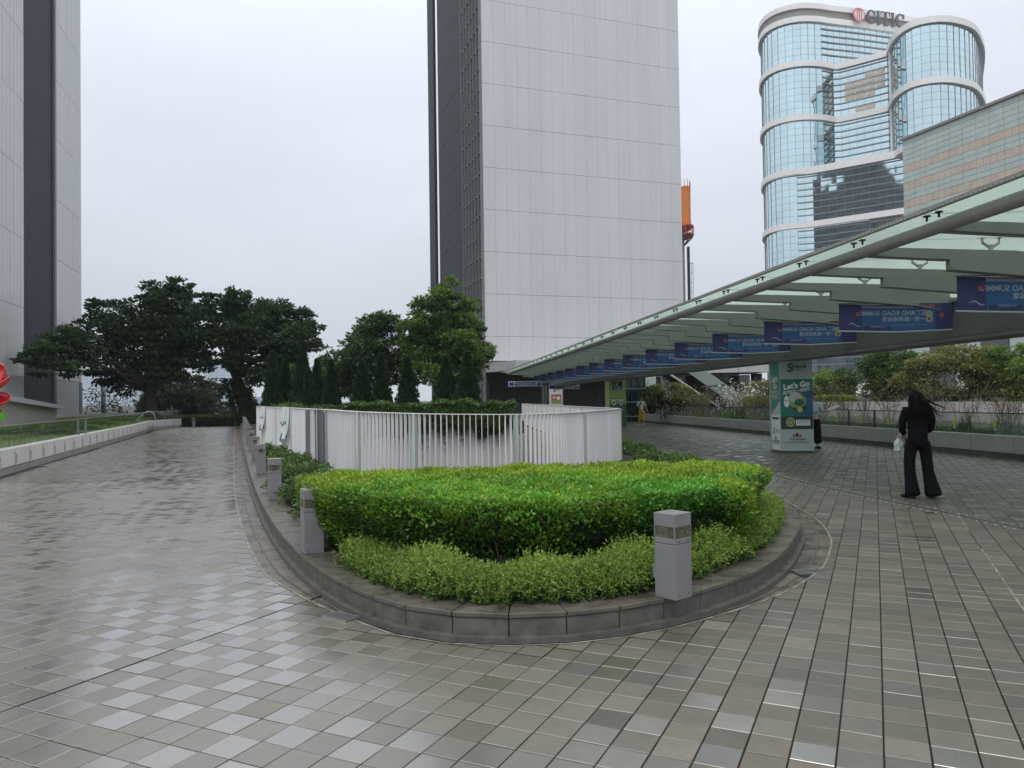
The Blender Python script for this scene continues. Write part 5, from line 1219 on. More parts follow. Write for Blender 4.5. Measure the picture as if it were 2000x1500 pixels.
def core(name, poly, z0, z1, inset, parent, m='hedge_core'):
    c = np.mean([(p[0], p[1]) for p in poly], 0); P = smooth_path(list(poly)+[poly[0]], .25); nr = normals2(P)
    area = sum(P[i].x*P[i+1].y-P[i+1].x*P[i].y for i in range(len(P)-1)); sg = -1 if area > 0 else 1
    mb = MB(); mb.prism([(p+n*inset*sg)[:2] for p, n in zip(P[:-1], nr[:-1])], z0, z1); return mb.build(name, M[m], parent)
def clipped_hedge(name, label, poly, z0, z1, nt_, ns, lsize, lm, tb=.45, cat='hedge', twigs=0, group=None, round_=.12, yellow=None):
    c = np.mean([(p[0], p[1]) for p in poly], 0); t = empty(name, (c[0], c[1], z0), 0, label, cat, group)
    pts = [(p.x, p.y) for p in smooth_path(list(poly)+[poly[0]], .22)[:-1]]
    ct, dt, cs, ds, dm = hedge_surface(pts, z0, z1, nt_, ns, lsize, round_, .30 if twigs else .09)
    cc = np.concatenate([ct, cs]); dd = np.concatenate([dt, ds])
    nzf = np.sin(cc[:, 0]*3.1+cc[:, 1]*2.2)*.12+np.sin(cc[:, 0]*7.7-cc[:, 1]*5.1)*.08
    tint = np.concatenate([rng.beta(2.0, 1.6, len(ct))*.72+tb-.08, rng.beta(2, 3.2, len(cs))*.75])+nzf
    tint[len(ct):] *= np.clip(.20+1.0*(cs[:, 2]-z0)/(z1-z0), .15, 1.1)  # side leaves coloured darker towards the foot to suggest shade inside
    if yellow is not None:
        ym = yellow(cc)+rng.normal(0, .12, len(cc)) > 0
        leaves('leaves', cc[~ym], dd[~ym], lsize, tint[~ym], M[lm], t); leaves('lime_leaves', cc[ym], dd[ym], lsize*.9, tint[ym], M['leaf_lime'], t, label='yellow green young leaves')
    else: leaves('leaves', cc, dd, lsize, tint, M[lm], t)
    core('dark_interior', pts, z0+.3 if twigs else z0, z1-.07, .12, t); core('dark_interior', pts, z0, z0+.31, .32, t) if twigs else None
    if twigs:
        mb = MB(); P = np.array(pts)
        for _ in range(twigs):
            k = rng.integers(len(P)); b = P[k]+(P[(k+1) % len(P)]-P[k])*rng.random(); d = c-b; d = d/np.linalg.norm(d)
            x, y = b+d*.22; mb.tube([(x, y, z0), (x+rng.normal(0, .04)-d[0]*.05, y+rng.normal(0, .04)-d[1]*.05, z0+.28), (x+rng.normal(0, .07)-d[0]*.04, y+rng.normal(0, .07)-d[1]*.04, z0+.5)], [.008, .006, .003], 4, cap=False)
        mb.build('twigs', M['twig'], t, kind='stuff')
    return t
Gz = lambda x, y, z: tuple(G(x, y, z)[:2])
front = [(618, 965), (700, 977), (800, 988), (900, 992), (1000, 993), (1100, 991), (1200, 986), (1300, 977), (1400, 964)]
main = [Gz(x, y, .74) for x, y in front]+[(2.0, 6.6), (2.32, 7.4), (2.56, 8.0), (2.80, 8.7), (2.6, 9.35), (1.6, 9.6), (0, 9.3), (-1.4, 9.0), (-2.2, 8.75), (-2.28, 8.2), (-1.98, 7.4)]
def ymask(c):
    x, y = c[:, 0], c[:, 1]
    return np.maximum.reduce([(y-8.05-.12*np.sin(x*2.3))*1.3, (-1.3-x)*.9-(y < 7.2)*.2, .42-np.hypot((x-2.25)/.55, (y-6.95)/.5)+.35, (x > 1.0)*(x < 1.9)*(y-7.5)*.8])
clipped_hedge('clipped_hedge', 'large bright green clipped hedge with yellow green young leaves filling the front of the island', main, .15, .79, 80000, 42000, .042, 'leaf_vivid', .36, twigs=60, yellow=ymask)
# low feathery border along the inside of the kerb
def feathery(name, label, line, width, h, n, group=None):
    pa = smooth_path(line, .12); nr = normals2(pa); c = pa[len(pa)//2]; t = empty(name, (c.x, c.y, .13), 0, label, 'shrub', group)
    N_ = n; k = rng.integers(0, len(pa)-1, N_//14); base = np.array([(pa[i].x, pa[i].y) for i in k]); nn_ = np.array([(nr[i].x, nr[i].y) for i in k])
    base = base+nn_*rng.uniform(-width/2, width/2, len(k))[:, None]+rng.normal(0, .03, (len(k), 2)); off = np.abs(((base-np.array([(pa[i].x, pa[i].y) for i in k]))*nn_).sum(1))/(width/2)
    hh = h*np.sqrt(np.clip(1-off**2*.75, .1, 1))*rng.uniform(.75, 1.12, len(k))*(1+.18*np.sin(base[:, 0]*8)+.1*np.sin(base[:, 0]*21+base[:, 1]*13))
    dirs = np.c_[nn_*(((base-np.array([(pa[i].x, pa[i].y) for i in k]))*nn_).sum(1)/(width/2))[:, None]*.8+rng.normal(0, .45, (len(k), 2)), np.full(len(k), 1.0)]; dirs = unit(dirs)
    start = np.c_[base, .15+hh*.35]; C_, D_, T_ = [], [], []
    for j in range(14):
        f = j/13; p = start+dirs*(hh*.75*f)[:, None]; C_.append(p+jit(len(k), .006)); D_.append(dirs*.55+jit(len(k), .55)); T_.append(.0+.75*f+rng.normal(0, .14, len(k))+(hh/h-.8)*.5)
    leaves('sprays', np.concatenate(C_), np.concatenate(D_), .030, np.concatenate(T_), M['leaf_juniper'], t, .32)
    mb = MB()
    for i in range(len(pa)-1):
        a, b = pa[i], pa[i+1]; u, v = nr[i]*(width*.36), nr[i+1]*(width*.36); mb.prism([(a+u)[:2], (b+v)[:2], (b-v)[:2], (a-u)[:2]], .12, .13+h*.35)
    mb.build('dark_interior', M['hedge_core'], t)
def inner(i0, i1, d): return [path[i]-nor[i]*d for i in range(i0, i1, 2)]
ia, ib, ic, id_ = near_on(path, -1.75, 6.75), near_on(path, .95, 5.4), near_on(path, 1.35, 5.7), near_on(path, 3.45, 9.4)
feathery('feathery_shrub', 'low feathery yellow green border shrub left of the front bollard', inner(ia, ib+2, .50), .54, .235, 90000, 'feathery border shrubs along the kerb')
feathery('feathery_shrub', 'low feathery yellow green border shrub right of the front bollard', inner(ic-2, id_+2, .52), .58, .27, 90000, 'feathery border shrubs along the kerb')
# dark strappy grass between hedge and border
n = 5200; k = rng.integers(ia+3, id_-6, n); b = np.array([(path[i].x-nor[i].x*.98, path[i].y-nor[i].y*.98) for i in k])+rng.normal(0, .12, (n, 2))
leaves('border_grass', np.c_[b, np.full(n, .13)], np.c_[rng.normal(0, .45, (n, 2)), np.ones(n)], .17, rng.beta(2, 3, n)*.8, leaf_mat('leaf_strap', (.015, .04, .02), (.08, .16, .07), .2, .4), None, .045, label='dark strappy grass between the hedge and the border', kind='stuff')

# glossy ground shrubs along the road side of the fence and on the plaza side
def mound(name, label, blobs, n, ls, lm, group=None, cat='shrub', tb=.3):
    c = np.mean([b[:3] for b in blobs], 0); t = empty(name, (c[0], c[1], .13), 0, label, cat, group); C_, D_ = [], []
    vol = np.array([b[3]**2 for b in blobs]); cnts = (n*vol/vol.sum()).astype(int); mb = MB()
    for (x, y, z, r, *sq), m in zip(blobs, cnts):
        s3 = np.array(sq if sq else (1, 1, 1)); d = unit(rng.normal(size=(m, 3))); d[:, 2] = np.abs(d[:, 2])*np.where(rng.random(m) < .8, 1, -1); rr = r*(1-np.abs(rng.normal(0, .13, m)))*(1+.1*np.sin(d[:, 0]*7+d[:, 2]*9+x*5))
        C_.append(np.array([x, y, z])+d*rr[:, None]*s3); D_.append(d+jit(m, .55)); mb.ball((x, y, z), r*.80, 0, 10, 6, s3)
    cc = np.concatenate(C_); dd = np.concatenate(D_)
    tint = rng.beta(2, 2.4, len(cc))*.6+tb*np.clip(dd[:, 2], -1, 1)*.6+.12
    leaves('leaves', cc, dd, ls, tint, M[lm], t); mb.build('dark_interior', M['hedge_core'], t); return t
k0 = 0
for i, (D, r) in enumerate([(9.4, .42), (10.9, .40), (12.5, .44), (14.2, .42), (16.2, .40), (18.4, .38), (20.8, .34), (23.5, .30)]):
    j = min(range(len(path)), key=lambda q: abs(path[q].y-D)+(path[q].x > -1)*99); p = path[j]-nor[j]*(.85 if D > 10 else .72)
    bl = [(p.x+rng.uniform(-.2, .25), p.y+rng.uniform(-.7, .7), .24, r*rng.uniform(.75, 1.05), 1, 1.1, .85) for _ in range(4)]
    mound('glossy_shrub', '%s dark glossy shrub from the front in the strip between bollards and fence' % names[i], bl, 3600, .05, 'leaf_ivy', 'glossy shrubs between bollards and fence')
for i, (x, y, r) in enumerate([(3.15, 15.2, .42), (3.2, 17.3, .42), (3.25, 19.6, .4), (3.2, 22.4, .4), (3.3, 25.5, .38)]):
    bl = [(x+rng.uniform(-.3, .3), y+rng.uniform(-.8, .8), .16, r*rng.uniform(.7, 1), 1.1, 1.2, .7) for _ in range(4)]
    mound('glossy_shrub', '%s dark glossy shrub on the plaza side of the fence, behind the hedge' % names[i], bl, 3000, .055, 'leaf_ivy', 'glossy shrubs on the plaza side')
# ivy mass on the planter wall
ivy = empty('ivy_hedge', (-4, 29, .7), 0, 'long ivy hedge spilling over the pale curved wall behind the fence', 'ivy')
n = 42000; u = rng.random(n); kk = (u*(len(pl)-1)).astype(int); fr_ = u*(len(pl)-1)-kk; A_ = np.array([tuple(p) for p in pl]); b = A_[kk]+(A_[np.minimum(kk+1, len(pl)-1)]-A_[kk])*fr_[:, None]
topz = 1.50+.07*np.sin(b[:, 0]*2.1)+.05*np.sin(b[:, 0]*6.3)+.10*(b[:, 0]+4)/8; hang = .50-.34*np.clip(np.sin(b[:, 0]*2.7+1)*np.sin(b[:, 0]*1.3), 0, 1)-.12*np.sin(b[:, 0]*9)
fz = rng.random(n); z = hang+(topz-hang)*fz; yb = b[:, 1]-.12-.30*np.sin(np.clip((z-.3)/1.2, 0, 1)*math.pi)-.05*np.sin(b[:, 0]*5+z*8)+np.abs(rng.normal(0, .05, n))
tp = rng.random(n) < .25; z[tp] = topz[tp]-.03; yb[tp] = b[tp, 1]+rng.uniform(-.35, 1.3, tp.sum())
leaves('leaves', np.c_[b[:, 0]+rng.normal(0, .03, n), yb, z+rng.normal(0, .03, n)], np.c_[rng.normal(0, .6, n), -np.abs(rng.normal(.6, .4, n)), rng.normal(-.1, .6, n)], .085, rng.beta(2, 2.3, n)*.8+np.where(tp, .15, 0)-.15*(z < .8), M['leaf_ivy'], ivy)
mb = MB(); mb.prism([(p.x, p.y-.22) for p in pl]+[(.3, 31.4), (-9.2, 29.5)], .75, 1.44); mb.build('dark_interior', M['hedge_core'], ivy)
n = 700; x0_ = rng.choice([-4.2, -3.3, -2.6, -1.9, -1.2, -.6], n)+rng.normal(0, .10, n); zt = .6-np.abs(rng.normal(0, .30, n)); iw = np.interp(x0_, [p.x for p in pl], [p.y for p in pl])
leaves('trailing_vine', np.c_[x0_, iw-.05, zt], np.c_[rng.normal(0, .5, n), np.full(n, -.4), rng.normal(-.6, .4, n)], .07, rng.beta(2, 3, n), M['leaf_ivy'], ivy)

# ---------------- trees
def limb(mb, a, b, r0, r1, wob=.06, n=5, seg=7):
    a, b = Vector(a), Vector(b); L_ = (b-a).length; pts = []
    for i in range(n+1):
        f = i/n; p = a.lerp(b, f)+Vector((random.gauss(0, wob*L_), random.gauss(0, wob*L_), random.gauss(0, wob*L_*.4)))*(1 if 0 < i < n else 0)*.5; p.z += .08*L_*math.sin(f*math.pi)*.5; pts.append(p)
    mb.tube(pts, [r0+(r1-r0)*i/n for i in range(n+1)], seg); return pts
def tree(name, label, D, base, blobs, n, ls, lm, trunk_r=.2, fork=None, flat=.5, clump=60, spread=.32, group=None, cat='tree', zb=0, ivyc=False, depth=1.0, tb=0, pull=None):
    """blobs: picture directions and radius (at distance D) of the masses that make up the crown"""
    bp = W(base[0], base[1], D); t = empty(name, (bp.x, D, zb), 0, label, cat, group)
    mb = MB(); cen = []
    for x, y, r in blobs:
        rm = r*D/FOC; p = W(x, y, D); dd0 = pull(x) if pull else 0; p = W(x, y, D-dd0); cen.append((p.x, D-dd0+rng.uniform(-1, 1)*depth*(2.2 if not dd0 else .8), p.z, rm*(D-dd0)/D))
    fk = W(fork[0], fork[1], D) if fork else Vector((bp.x, D, min(c[2]-c[3]*.4 for c in cen)))
    tb_ = Vector((bp.x, D, zb)); limb(mb, tb_, fk, trunk_r*1.25, trunk_r*.8, .04, 5, 10)
    for c in cen: limb(mb, fk, (c[0], c[1], c[2]-c[3]*.15), trunk_r*.30, trunk_r*.07, .10, 6, 6)
    mb.build('trunk', M['bark'], t, smooth=True)
    w8 = np.array([c[3]**2 for c in cen]); ncl = (n/clump*w8/w8.sum()).astype(int)+1; CC, DD, TT = [], [], []; tw = MB()
    for c, m in zip(cen, ncl):
        d = unit(rng.normal(size=(m, 3))); rr = c[3]*rng.uniform(.35, 1.0, m)**.55*rng.uniform(.85, 1.32, m)
        q = np.array(c[:3])+d*rr[:, None]*np.array([1, depth, .85]); cr_ = np.maximum(.25, c[3]*spread*rng.uniform(.6, 1.3, m))
        for qq, rr2, dd_ in zip(q, cr_, d):
            g = unit(rng.normal(size=(clump, 3)))*rng.random((clump, 1))**.5*rr2*np.array([1.15, 1.15, flat])
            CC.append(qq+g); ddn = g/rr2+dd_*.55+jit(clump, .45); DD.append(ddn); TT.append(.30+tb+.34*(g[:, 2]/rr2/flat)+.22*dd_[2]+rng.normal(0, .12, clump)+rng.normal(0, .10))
        for qq in q[:max(2, len(q)//5)]: limb(tw, (c[0], c[1], c[2]-c[3]*.15), tuple(qq), trunk_r*.10, trunk_r*.03, .08, 4, 4)
    tw.build('branches', M['bark'], t, kind='stuff')
    leaves('crown', np.concatenate(CC), np.concatenate(DD), ls, np.concatenate(TT), M[lm], t, .55)
    if ivyc:
        m = 5000; f = rng.random(m); a = rng.uniform(0, 2*math.pi, m); ax = np.array(tuple(tb_))+(np.array(tuple(fk))-np.array(tuple(tb_)))*f[:, None]; r_ = trunk_r*1.35+rng.normal(0, .12, m)
        leaves('ivy', ax+np.c_[np.cos(a)*r_, np.sin(a)*r_, np.zeros(m)], np.c_[np.cos(a), np.sin(a), rng.normal(-.4, .4, m)], .16, rng.beta(2, 3.5, m)*.7, M['leaf_dark'], t)
    return t
tree('banyan_tree', 'broad dark spreading tree at the far end of the road, trunk by the left wall', 53, (297, 818),
     [(85, 695, 36), (125, 668, 38), (70, 690, 20), (160, 690, 40), (150, 642, 26), (205, 655, 46), (190, 605, 20), (232, 620, 38), (262, 680, 50), (280, 615, 44), (318, 572, 34), (345, 600, 40), (352, 565, 22), (325, 650, 55), (385, 640, 42), (392, 588, 24), (400, 690, 36), (425, 640, 26), (345, 710, 44), (290, 735, 34), (220, 725, 34), (235, 752, 22), (205, 742, 16), (130, 722, 20), (300, 690, 40)],
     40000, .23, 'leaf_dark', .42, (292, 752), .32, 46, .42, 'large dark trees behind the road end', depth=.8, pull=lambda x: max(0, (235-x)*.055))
tree('ivy_clad_tree', 'dark tree with a thick ivy clad leaning trunk right of the road end', 55, (490, 820),
     [(450, 600, 24), (478, 596, 24), (505, 612, 30), (545, 618, 32), (585, 622, 24), (608, 640, 18), (455, 640, 36), (500, 655, 40), (545, 665, 42), (585, 665, 30), (605, 670, 14), (455, 680, 24), (480, 705, 28), (530, 705, 34), (565, 715, 26), (425, 655, 18), (420, 610, 18), (520, 740, 18), (470, 575, 10)],
     42000, .22, 'leaf_dark', .55, (458, 738), .36, 44, .40, 'large dark trees behind the road end', ivyc=True, depth=.8)
tree('backdrop_tree', 'grey green rounded tree behind the banyan trunk', 76, (345, 818), [(320, 765, 30), (345, 740, 26), (370, 775, 32), (300, 790, 26), (345, 792, 34), (270, 795, 16)], 11000, .30, 'leaf_grey', .2, None, .6, 40, .4)
tree('pointed_tree', 'pale grey green pointed tree left of the black street lamp', 78, (405, 818), [(398, 745, 12), (402, 762, 20), (408, 780, 26), (405, 796, 30), (425, 797, 14)], 9000, .26, 'leaf_grey', .15, None, .4, 40, .35, tb=.1)
tree('broadleaf_tree', 'mid green rounded tree behind the row of conifers', 47, (745, 800), [(690, 670, 24), (712, 648, 26), (740, 640, 24), (770, 640, 26), (730, 690, 40), (770, 690, 36), (695, 715, 34), (650, 700, 26), (625, 720, 26), (665, 735, 34), (740, 735, 34), (780, 725, 26), (640, 752, 24), (600, 735, 22), (690, 765, 22)], 24000, .19, 'leaf_mid', .16, (745, 765), .5, 46, .38, tb=-.10)
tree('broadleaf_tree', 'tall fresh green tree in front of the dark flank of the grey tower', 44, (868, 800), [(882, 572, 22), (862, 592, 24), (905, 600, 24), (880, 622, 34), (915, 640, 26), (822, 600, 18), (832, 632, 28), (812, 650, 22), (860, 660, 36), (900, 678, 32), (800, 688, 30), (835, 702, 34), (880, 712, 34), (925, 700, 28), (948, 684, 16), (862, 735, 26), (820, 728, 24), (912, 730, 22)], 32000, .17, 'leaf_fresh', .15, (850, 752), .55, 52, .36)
def conifer(px, w_, ptop, D, label):
    b = W(px, 795, D); zt = W(px, ptop, D).z; z0 = .66 if D < 33.5 else .3; r = w_/2*D/FOC; t = empty('conifer', (b.x, D, z0), 0, label, 'conifer', 'row of small dark conifers behind the ivy hedge')
    n = 6500; f = rng.random(n)**.75; a = rng.uniform(0, 2*math.pi, n); prof = np.interp(f, [0, .08, .35, .7, 1], [.75, 1, .85, .42, .04]); rr = r*prof*(1-np.abs(rng.normal(0, .16, n)))*(1+.14*np.sin(a*5+f*13)+.1*np.sin(f*40+a*3))
    c = np.c_[b.x+np.cos(a)*rr, D+np.sin(a)*rr, z0+f*(zt-z0)]; leaves('foliage', c, np.c_[np.cos(a)*.6, np.sin(a)*.6, np.full(n, .9)]+jit(n, .35), .14, rng.beta(2, 3, n)*.8+.25*(rng.random(n) < .1), M['leaf_conifer'], t, .4)
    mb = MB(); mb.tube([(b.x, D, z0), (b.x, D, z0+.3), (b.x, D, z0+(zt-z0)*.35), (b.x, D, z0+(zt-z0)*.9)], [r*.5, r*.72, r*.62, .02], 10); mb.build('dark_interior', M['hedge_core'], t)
for px, w_, ptop, D, nme in ((533, 44, 688, 40, 'leftmost tall'), (558, 40, 700, 41, 'second from left'), (592, 56, 676, 38, 'widest tall'), (620, 40, 705, 40.5, 'fourth from left'), (648, 42, 708, 37.5, 'fifth from left'),
                        (708, 50, 707, 36.5, 'middle pointed'), (746, 44, 694, 36, 'seventh from left'), (796, 50, 702, 36, 'free standing'), (872, 58, 700, 34.6, 'leaning pair left'), (914, 56, 690, 34, 'rightmost tall')):
    conifer(px, w_, ptop, D, nme+' small dark conifer in the row behind the ivy hedge')
# low hedge closing the far end of the road
a_, b_ = W(300, 828, 55.5), W(500, 828, 54.5)
clipped_hedge('low_hedge', 'low dark green hedge across the far end of the road', [(a_.x-1.5, 55), (b_.x+1, 54.8), (b_.x+1.5, 57.5), (a_.x-3, 58)], 0, .72, 7000, 7000, .12, 'leaf_ivy', .2, round_=.25)
far_b = copy_tree(b0); far_b.location = (*W(378, 830, 54)[:2], 0); far_b['label'] = 'lone grey bollard light before the low hedge at the road end'
sp = W(187, 812, 62); t = empty('sapling', (sp.x, 62, 0), 0, 'thin leafy sapling beside the round grey column', 'sapling'); mb = MB(); limb(mb, (sp.x, 62, 0), (sp.x+.1, 62, W(187, 770, 62).z), .05, .02); mb.build('trunk', M['bark'], t)
for k_ in (1, ): pass
n = 260; zz = rng.uniform(.9, W(187, 758, 62).z, n); leaves('leaves', np.c_[sp.x+rng.normal(0, .45, n), 62+rng.normal(0, .4, n), zz], jit(n, 1), .2, rng.random(n)*.6, M['leaf_dark'], t)
sp = W(228, 812, 60.5); t = empty('sapling', (sp.x, 60.5, 0), 0, 'small loose leaved sapling right of the round grey column', 'sapling'); mb = MB(); limb(mb, (sp.x, 60.5, 0), (sp.x+.1, 60.5, W(187, 785, 60).z), .05, .02); mb.build('trunk', M['bark'], t)
n = 300; zz = rng.uniform(.9, W(228, 772, 60).z, n); leaves('leaves', np.c_[sp.x+rng.normal(0, .5, n), 60.5+rng.normal(0, .4, n), zz], jit(n, 1), .19, rng.random(n)*.6, M['leaf_dark'], t)

# lawn grass and clumps left
n = 60000; q = rng.uniform(0, 1, (n, 2)); y = 14+42*q[:, 0]**.8; wallx = -11.84-.347*(y-17.75)-.5; x = wallx-q[:, 1]*np.interp(y, [14, 30, 56], [8, 11, 5])
zg = .16+.010*(y-10)+.10*q[:, 1]
leaves('lawn_grass', np.c_[x, y, zg], np.c_[rng.normal(0, .4, (n, 2)), np.ones(n)], .16, rng.beta(2, 2, n)+.25*np.sin(x*.8)*np.sin(y*.5), M['grass'], None, .18, label='rough lawn behind the left glass balustrade', kind='stuff')
for i, (px, py, D) in enumerate([(130, 826, 30), (170, 824, 34), (205, 820, 40), (250, 818, 46)]):
    p = Vector((-11.84-.347*(D-17.75)-2.6, D, 0)); mound('lawn_shrub', '%s low dark shrub from the left on the lawn behind the glass' % names[i], [(p.x+dx, D+dy, .35, .45, 2.4, 1, .8) for dx, dy in ((-.8, 0), (.3, .3), (1, -.2))], 3500, .10, 'leaf_mid', 'low shrubs on the left lawn')

# ---------------- right side planting
def rt(label, D, blobs, n, lm, name='bushy_tree', ls=.13, tb=0, group='bushy trees behind the plaza wall'):
    return tree(name, label, D, (sum(b[0] for b in blobs)/len(blobs), 800), blobs, n, ls, lm, .09, None, .5, 44, .42, group, depth=.9, tb=tb)
rt('dark green bushy tree right of the poster pillar', 44, [(1690, 712, 22), (1718, 702, 24), (1745, 745, 28), (1770, 770, 24), (1665, 760, 22), (1700, 738, 30), (1735, 728, 28), (1750, 705, 18), (1672, 735, 18), (1720, 760, 26), (1765, 740, 20), (1680, 765, 16)], 20000, 'leaf_mid', tb=.10)
rt('olive green feathery tree in the middle of the right planting', 40, [(1800, 715, 24), (1835, 705, 26), (1815, 745, 30), (1870, 690, 22), (1905, 700, 26), (1880, 730, 34), (1855, 700, 28), (1910, 720, 30), (1925, 770, 26), (1780, 720, 22), (1850, 765, 26), (1920, 745, 30), (1800, 775, 20), (1780, 745, 18), (1900, 775, 24)], 26000, 'leaf_olive', tb=.08)
rt('fresh green tree at the right edge above the parapet', 38, [(1960, 700, 24), (1990, 695, 26), (1975, 735, 30), (1945, 725, 26), (1930, 690, 16), (1955, 775, 24), (2015, 720, 32), (1950, 755, 24), (1995, 765, 28), (2040, 750, 36)], 18000, 'leaf_fresh', tb=.10)
rt('pale green low shrubby tree just right of the poster pillar', 48, [(1600, 745, 16), (1650, 775, 18), (1625, 738, 18), (1640, 760, 18), (1605, 768, 16), (1590, 730, 10)], 8000, 'leaf_fresh', tb=.08)
rt('small rounded dark tree between pillar and bushy trees', 52, [(1650, 735, 14), (1640, 752, 12), (1662, 750, 14)], 5000, 'leaf_mid', tb=-.1)
rt('olive thicket above the escalator foot', 46, [(1500, 752, 22), (1470, 765, 22), (1530, 760, 22), (1560, 765, 16), (1450, 782, 18), (1500, 785, 18), (1545, 740, 14)], 13000, 'leaf_olive', 'thicket')
rt('low olive thicket between the glass entrance and the escalator', 45.5, [(1320, 765, 18), (1345, 772, 20), (1300, 780, 18), (1370, 785, 18), (1275, 790, 14), (1325, 790, 18), (1270, 765, 12)], 11000, 'leaf_olive', 'thicket')
hy = [(13.1, 24), (15.9, 25), (14.3, 31), (13.0, 36), (11.6, 42), (10.2, 42), (11.2, 34), (12.2, 28)]
leaves('ground_cover', *(lambda n: (np.c_[(lambda y: 13.95-.111*y+.4+rng.random(n)*3.2)(yy := rng.uniform(12, 48, n)), yy, .40+rng.random(n)**2*.28], jit(n, 1)+np.array([0, 0, .6])))(26000), .11, rng.beta(2, 3, 26000), M['leaf_mid'], None, .5, label='mixed ground cover behind the plaza parapet', kind='stuff')
clipped_hedge('clipped_hedge', 'yellow green flat topped hedge on the garden wall behind the pillar', [(12.7, 38.5), (16.4, 37.5), (16.6, 39.5), (12.5, 41)], .9, 1.52, 5000, 5000, .09, 'leaf_lime', .1, round_=.2)
ORD = lambda n: str(n)+('th' if 10 < n % 100 < 14 else {1: 'st', 2: 'nd', 3: 'rd'}.get(n % 10, 'th'))
# bare twiggy shrubs behind the glass
for i in range(26):
    D = 17.5+i*1.12+rng.uniform(-.3, .3); x = 13.95-.111*D+rng.uniform(.7, 2.4); t = empty('twiggy_shrub', (x, D, .4), 0, 'bare brown twiggy shrub behind the plaza parapet, %s counting from the right edge' % ORD(i+1), 'shrub', 'bare twiggy shrubs behind the plaza parapet')
    mb = MB(); tips = []
    for _ in range(16):
        a = rng.uniform(0, 2*math.pi); l = rng.uniform(.9, 1.7); dx, dy = math.cos(a)*rng.uniform(.1, .6), math.sin(a)*rng.uniform(.1, .5); top = (x+dx*l, D+dy*l, .4+l)
        pts = limb(mb, (x+rng.normal(0, .1), D+rng.normal(0, .1), .38), top, .011, .004, .05, 4, 4)
        for p in pts[2:]:
            e = p+Vector((rng.normal(0, .22), rng.normal(0, .2), rng.uniform(.05, .35))); mb.tube([p, e], [.005, .002], 3, cap=False); tips.append(e)
    mb.build('stems', M['twig'], t)
    T_ = np.array([tuple(e) for e in tips]); T_ = np.repeat(T_, 4, 0)+jit(len(T_)*4, .07); leaves('leaves', T_, jit(len(T_), 1), .055, rng.random(len(T_)), M['leaf_olive'], t)
for i, (px, D) in enumerate([(1430, 43), (1455, 42), (1475, 43.5), (1300, 45)]):
    p = W(px, 790, D); T_ = np.array([p.x, D, 1.4])+jit(420, .42); T_[:, 2] = np.clip(T_[:, 2], .5, 2.6)
    t = empty('blossoming_shrub', (p.x, D, .4), 0, '%s white blossoming shrub from the left near the escalator foot' % ['second', 'third', 'fourth', 'first'][i], 'shrub', 'white blossoming shrubs by the escalator'); leaves('blossom', T_, jit(420, 1), .11, rng.random(420), M['blossom'] if 'blossom' in M else M.setdefault('blossom', leaf_mat('blossom', (.35, .36, .32), (.7, .7, .66), .2, .7)), t, .9)
    mb = MB(); [limb(mb, (p.x+rng.normal(0, .1), D, .4), tuple(T_[k]), .012, .004) for k in range(24)]; mb.build('stems', M['twig'], t)

# ================================================================== PEOPLE
def skinned(name, joints, edges, m, parent, root=0, sub=2, post=None):
    """joints: list of (x,y,z,rx[,ry]); grows one smooth skin over the chain and freezes it"""
    me = bpy.data.meshes.new(name); me.from_pydata([j[:3] for j in joints], edges, []); o = bpy.data.objects.new(name, me); C.objects.link(o)
    o.modifiers.new('skin', 'SKIN'); s = o.modifiers.new('sub', 'SUBSURF'); s.levels = s.render_levels = sub
    sk = me.skin_vertices[0].data if me.skin_vertices else None
    if sk is None:
        bpy.context.view_layer.objects.active = o; me.skin_vertices.new() if hasattr(me.skin_vertices, 'new') else None; sk = me.skin_vertices[0].data
    for i, j in enumerate(joints): sk[i].radius = (j[3], j[4] if len(j) > 4 else j[3]); sk[i].use_root = (i == root)
    bpy.context.view_layer.update()
    nm = bpy.data.meshes.new_from_object(o.evaluated_get(bpy.context.evaluated_depsgraph_get())); bpy.data.objects.remove(o)
    nm.materials.clear(); nm.materials.append(m); nm.polygons.foreach_set('use_smooth', [True]*len(nm.polygons)); nm.name = name
    if post: post(nm)
    return put(name, nm, parent, None, True)
def hand(parent, p, d, side, m, curl=.5):
    """palm with five fingers in one mesh per hand, pointing along d"""
    d = Vector(d).normalized(); a = d.cross(Vector((0, 0, 1))); a = a.normalized() if a.length > .1 else Vector((1, 0, 0)); n = a.cross(d); p = Vector(p)
    mb = MB(); mb.tube([p-d*.02, p+d*.02, p+d*.075], [.024, .034, .036], 8)
    for k, ln in enumerate((.055, .068, .072, .066)):
        b = p+d*.07+a*((k-1.5)*.019); c = b+(d*.6+n*curl*.5).normalized()*ln*.5; e = c+(d*(1-curl)+n*curl).normalized()*ln*.5; mb.tube([b-d*.015, c, e], [.0095, .0088, .007], 6)
    b = p+d*.025+a*side*.032; mb.tube([b, b+(a*side*.7+d).normalized()*.035, b+(a*side*.2+d).normalized()*.065], [.011, .010, .008], 6)
    return mb.build('hand', m, parent, True, True)
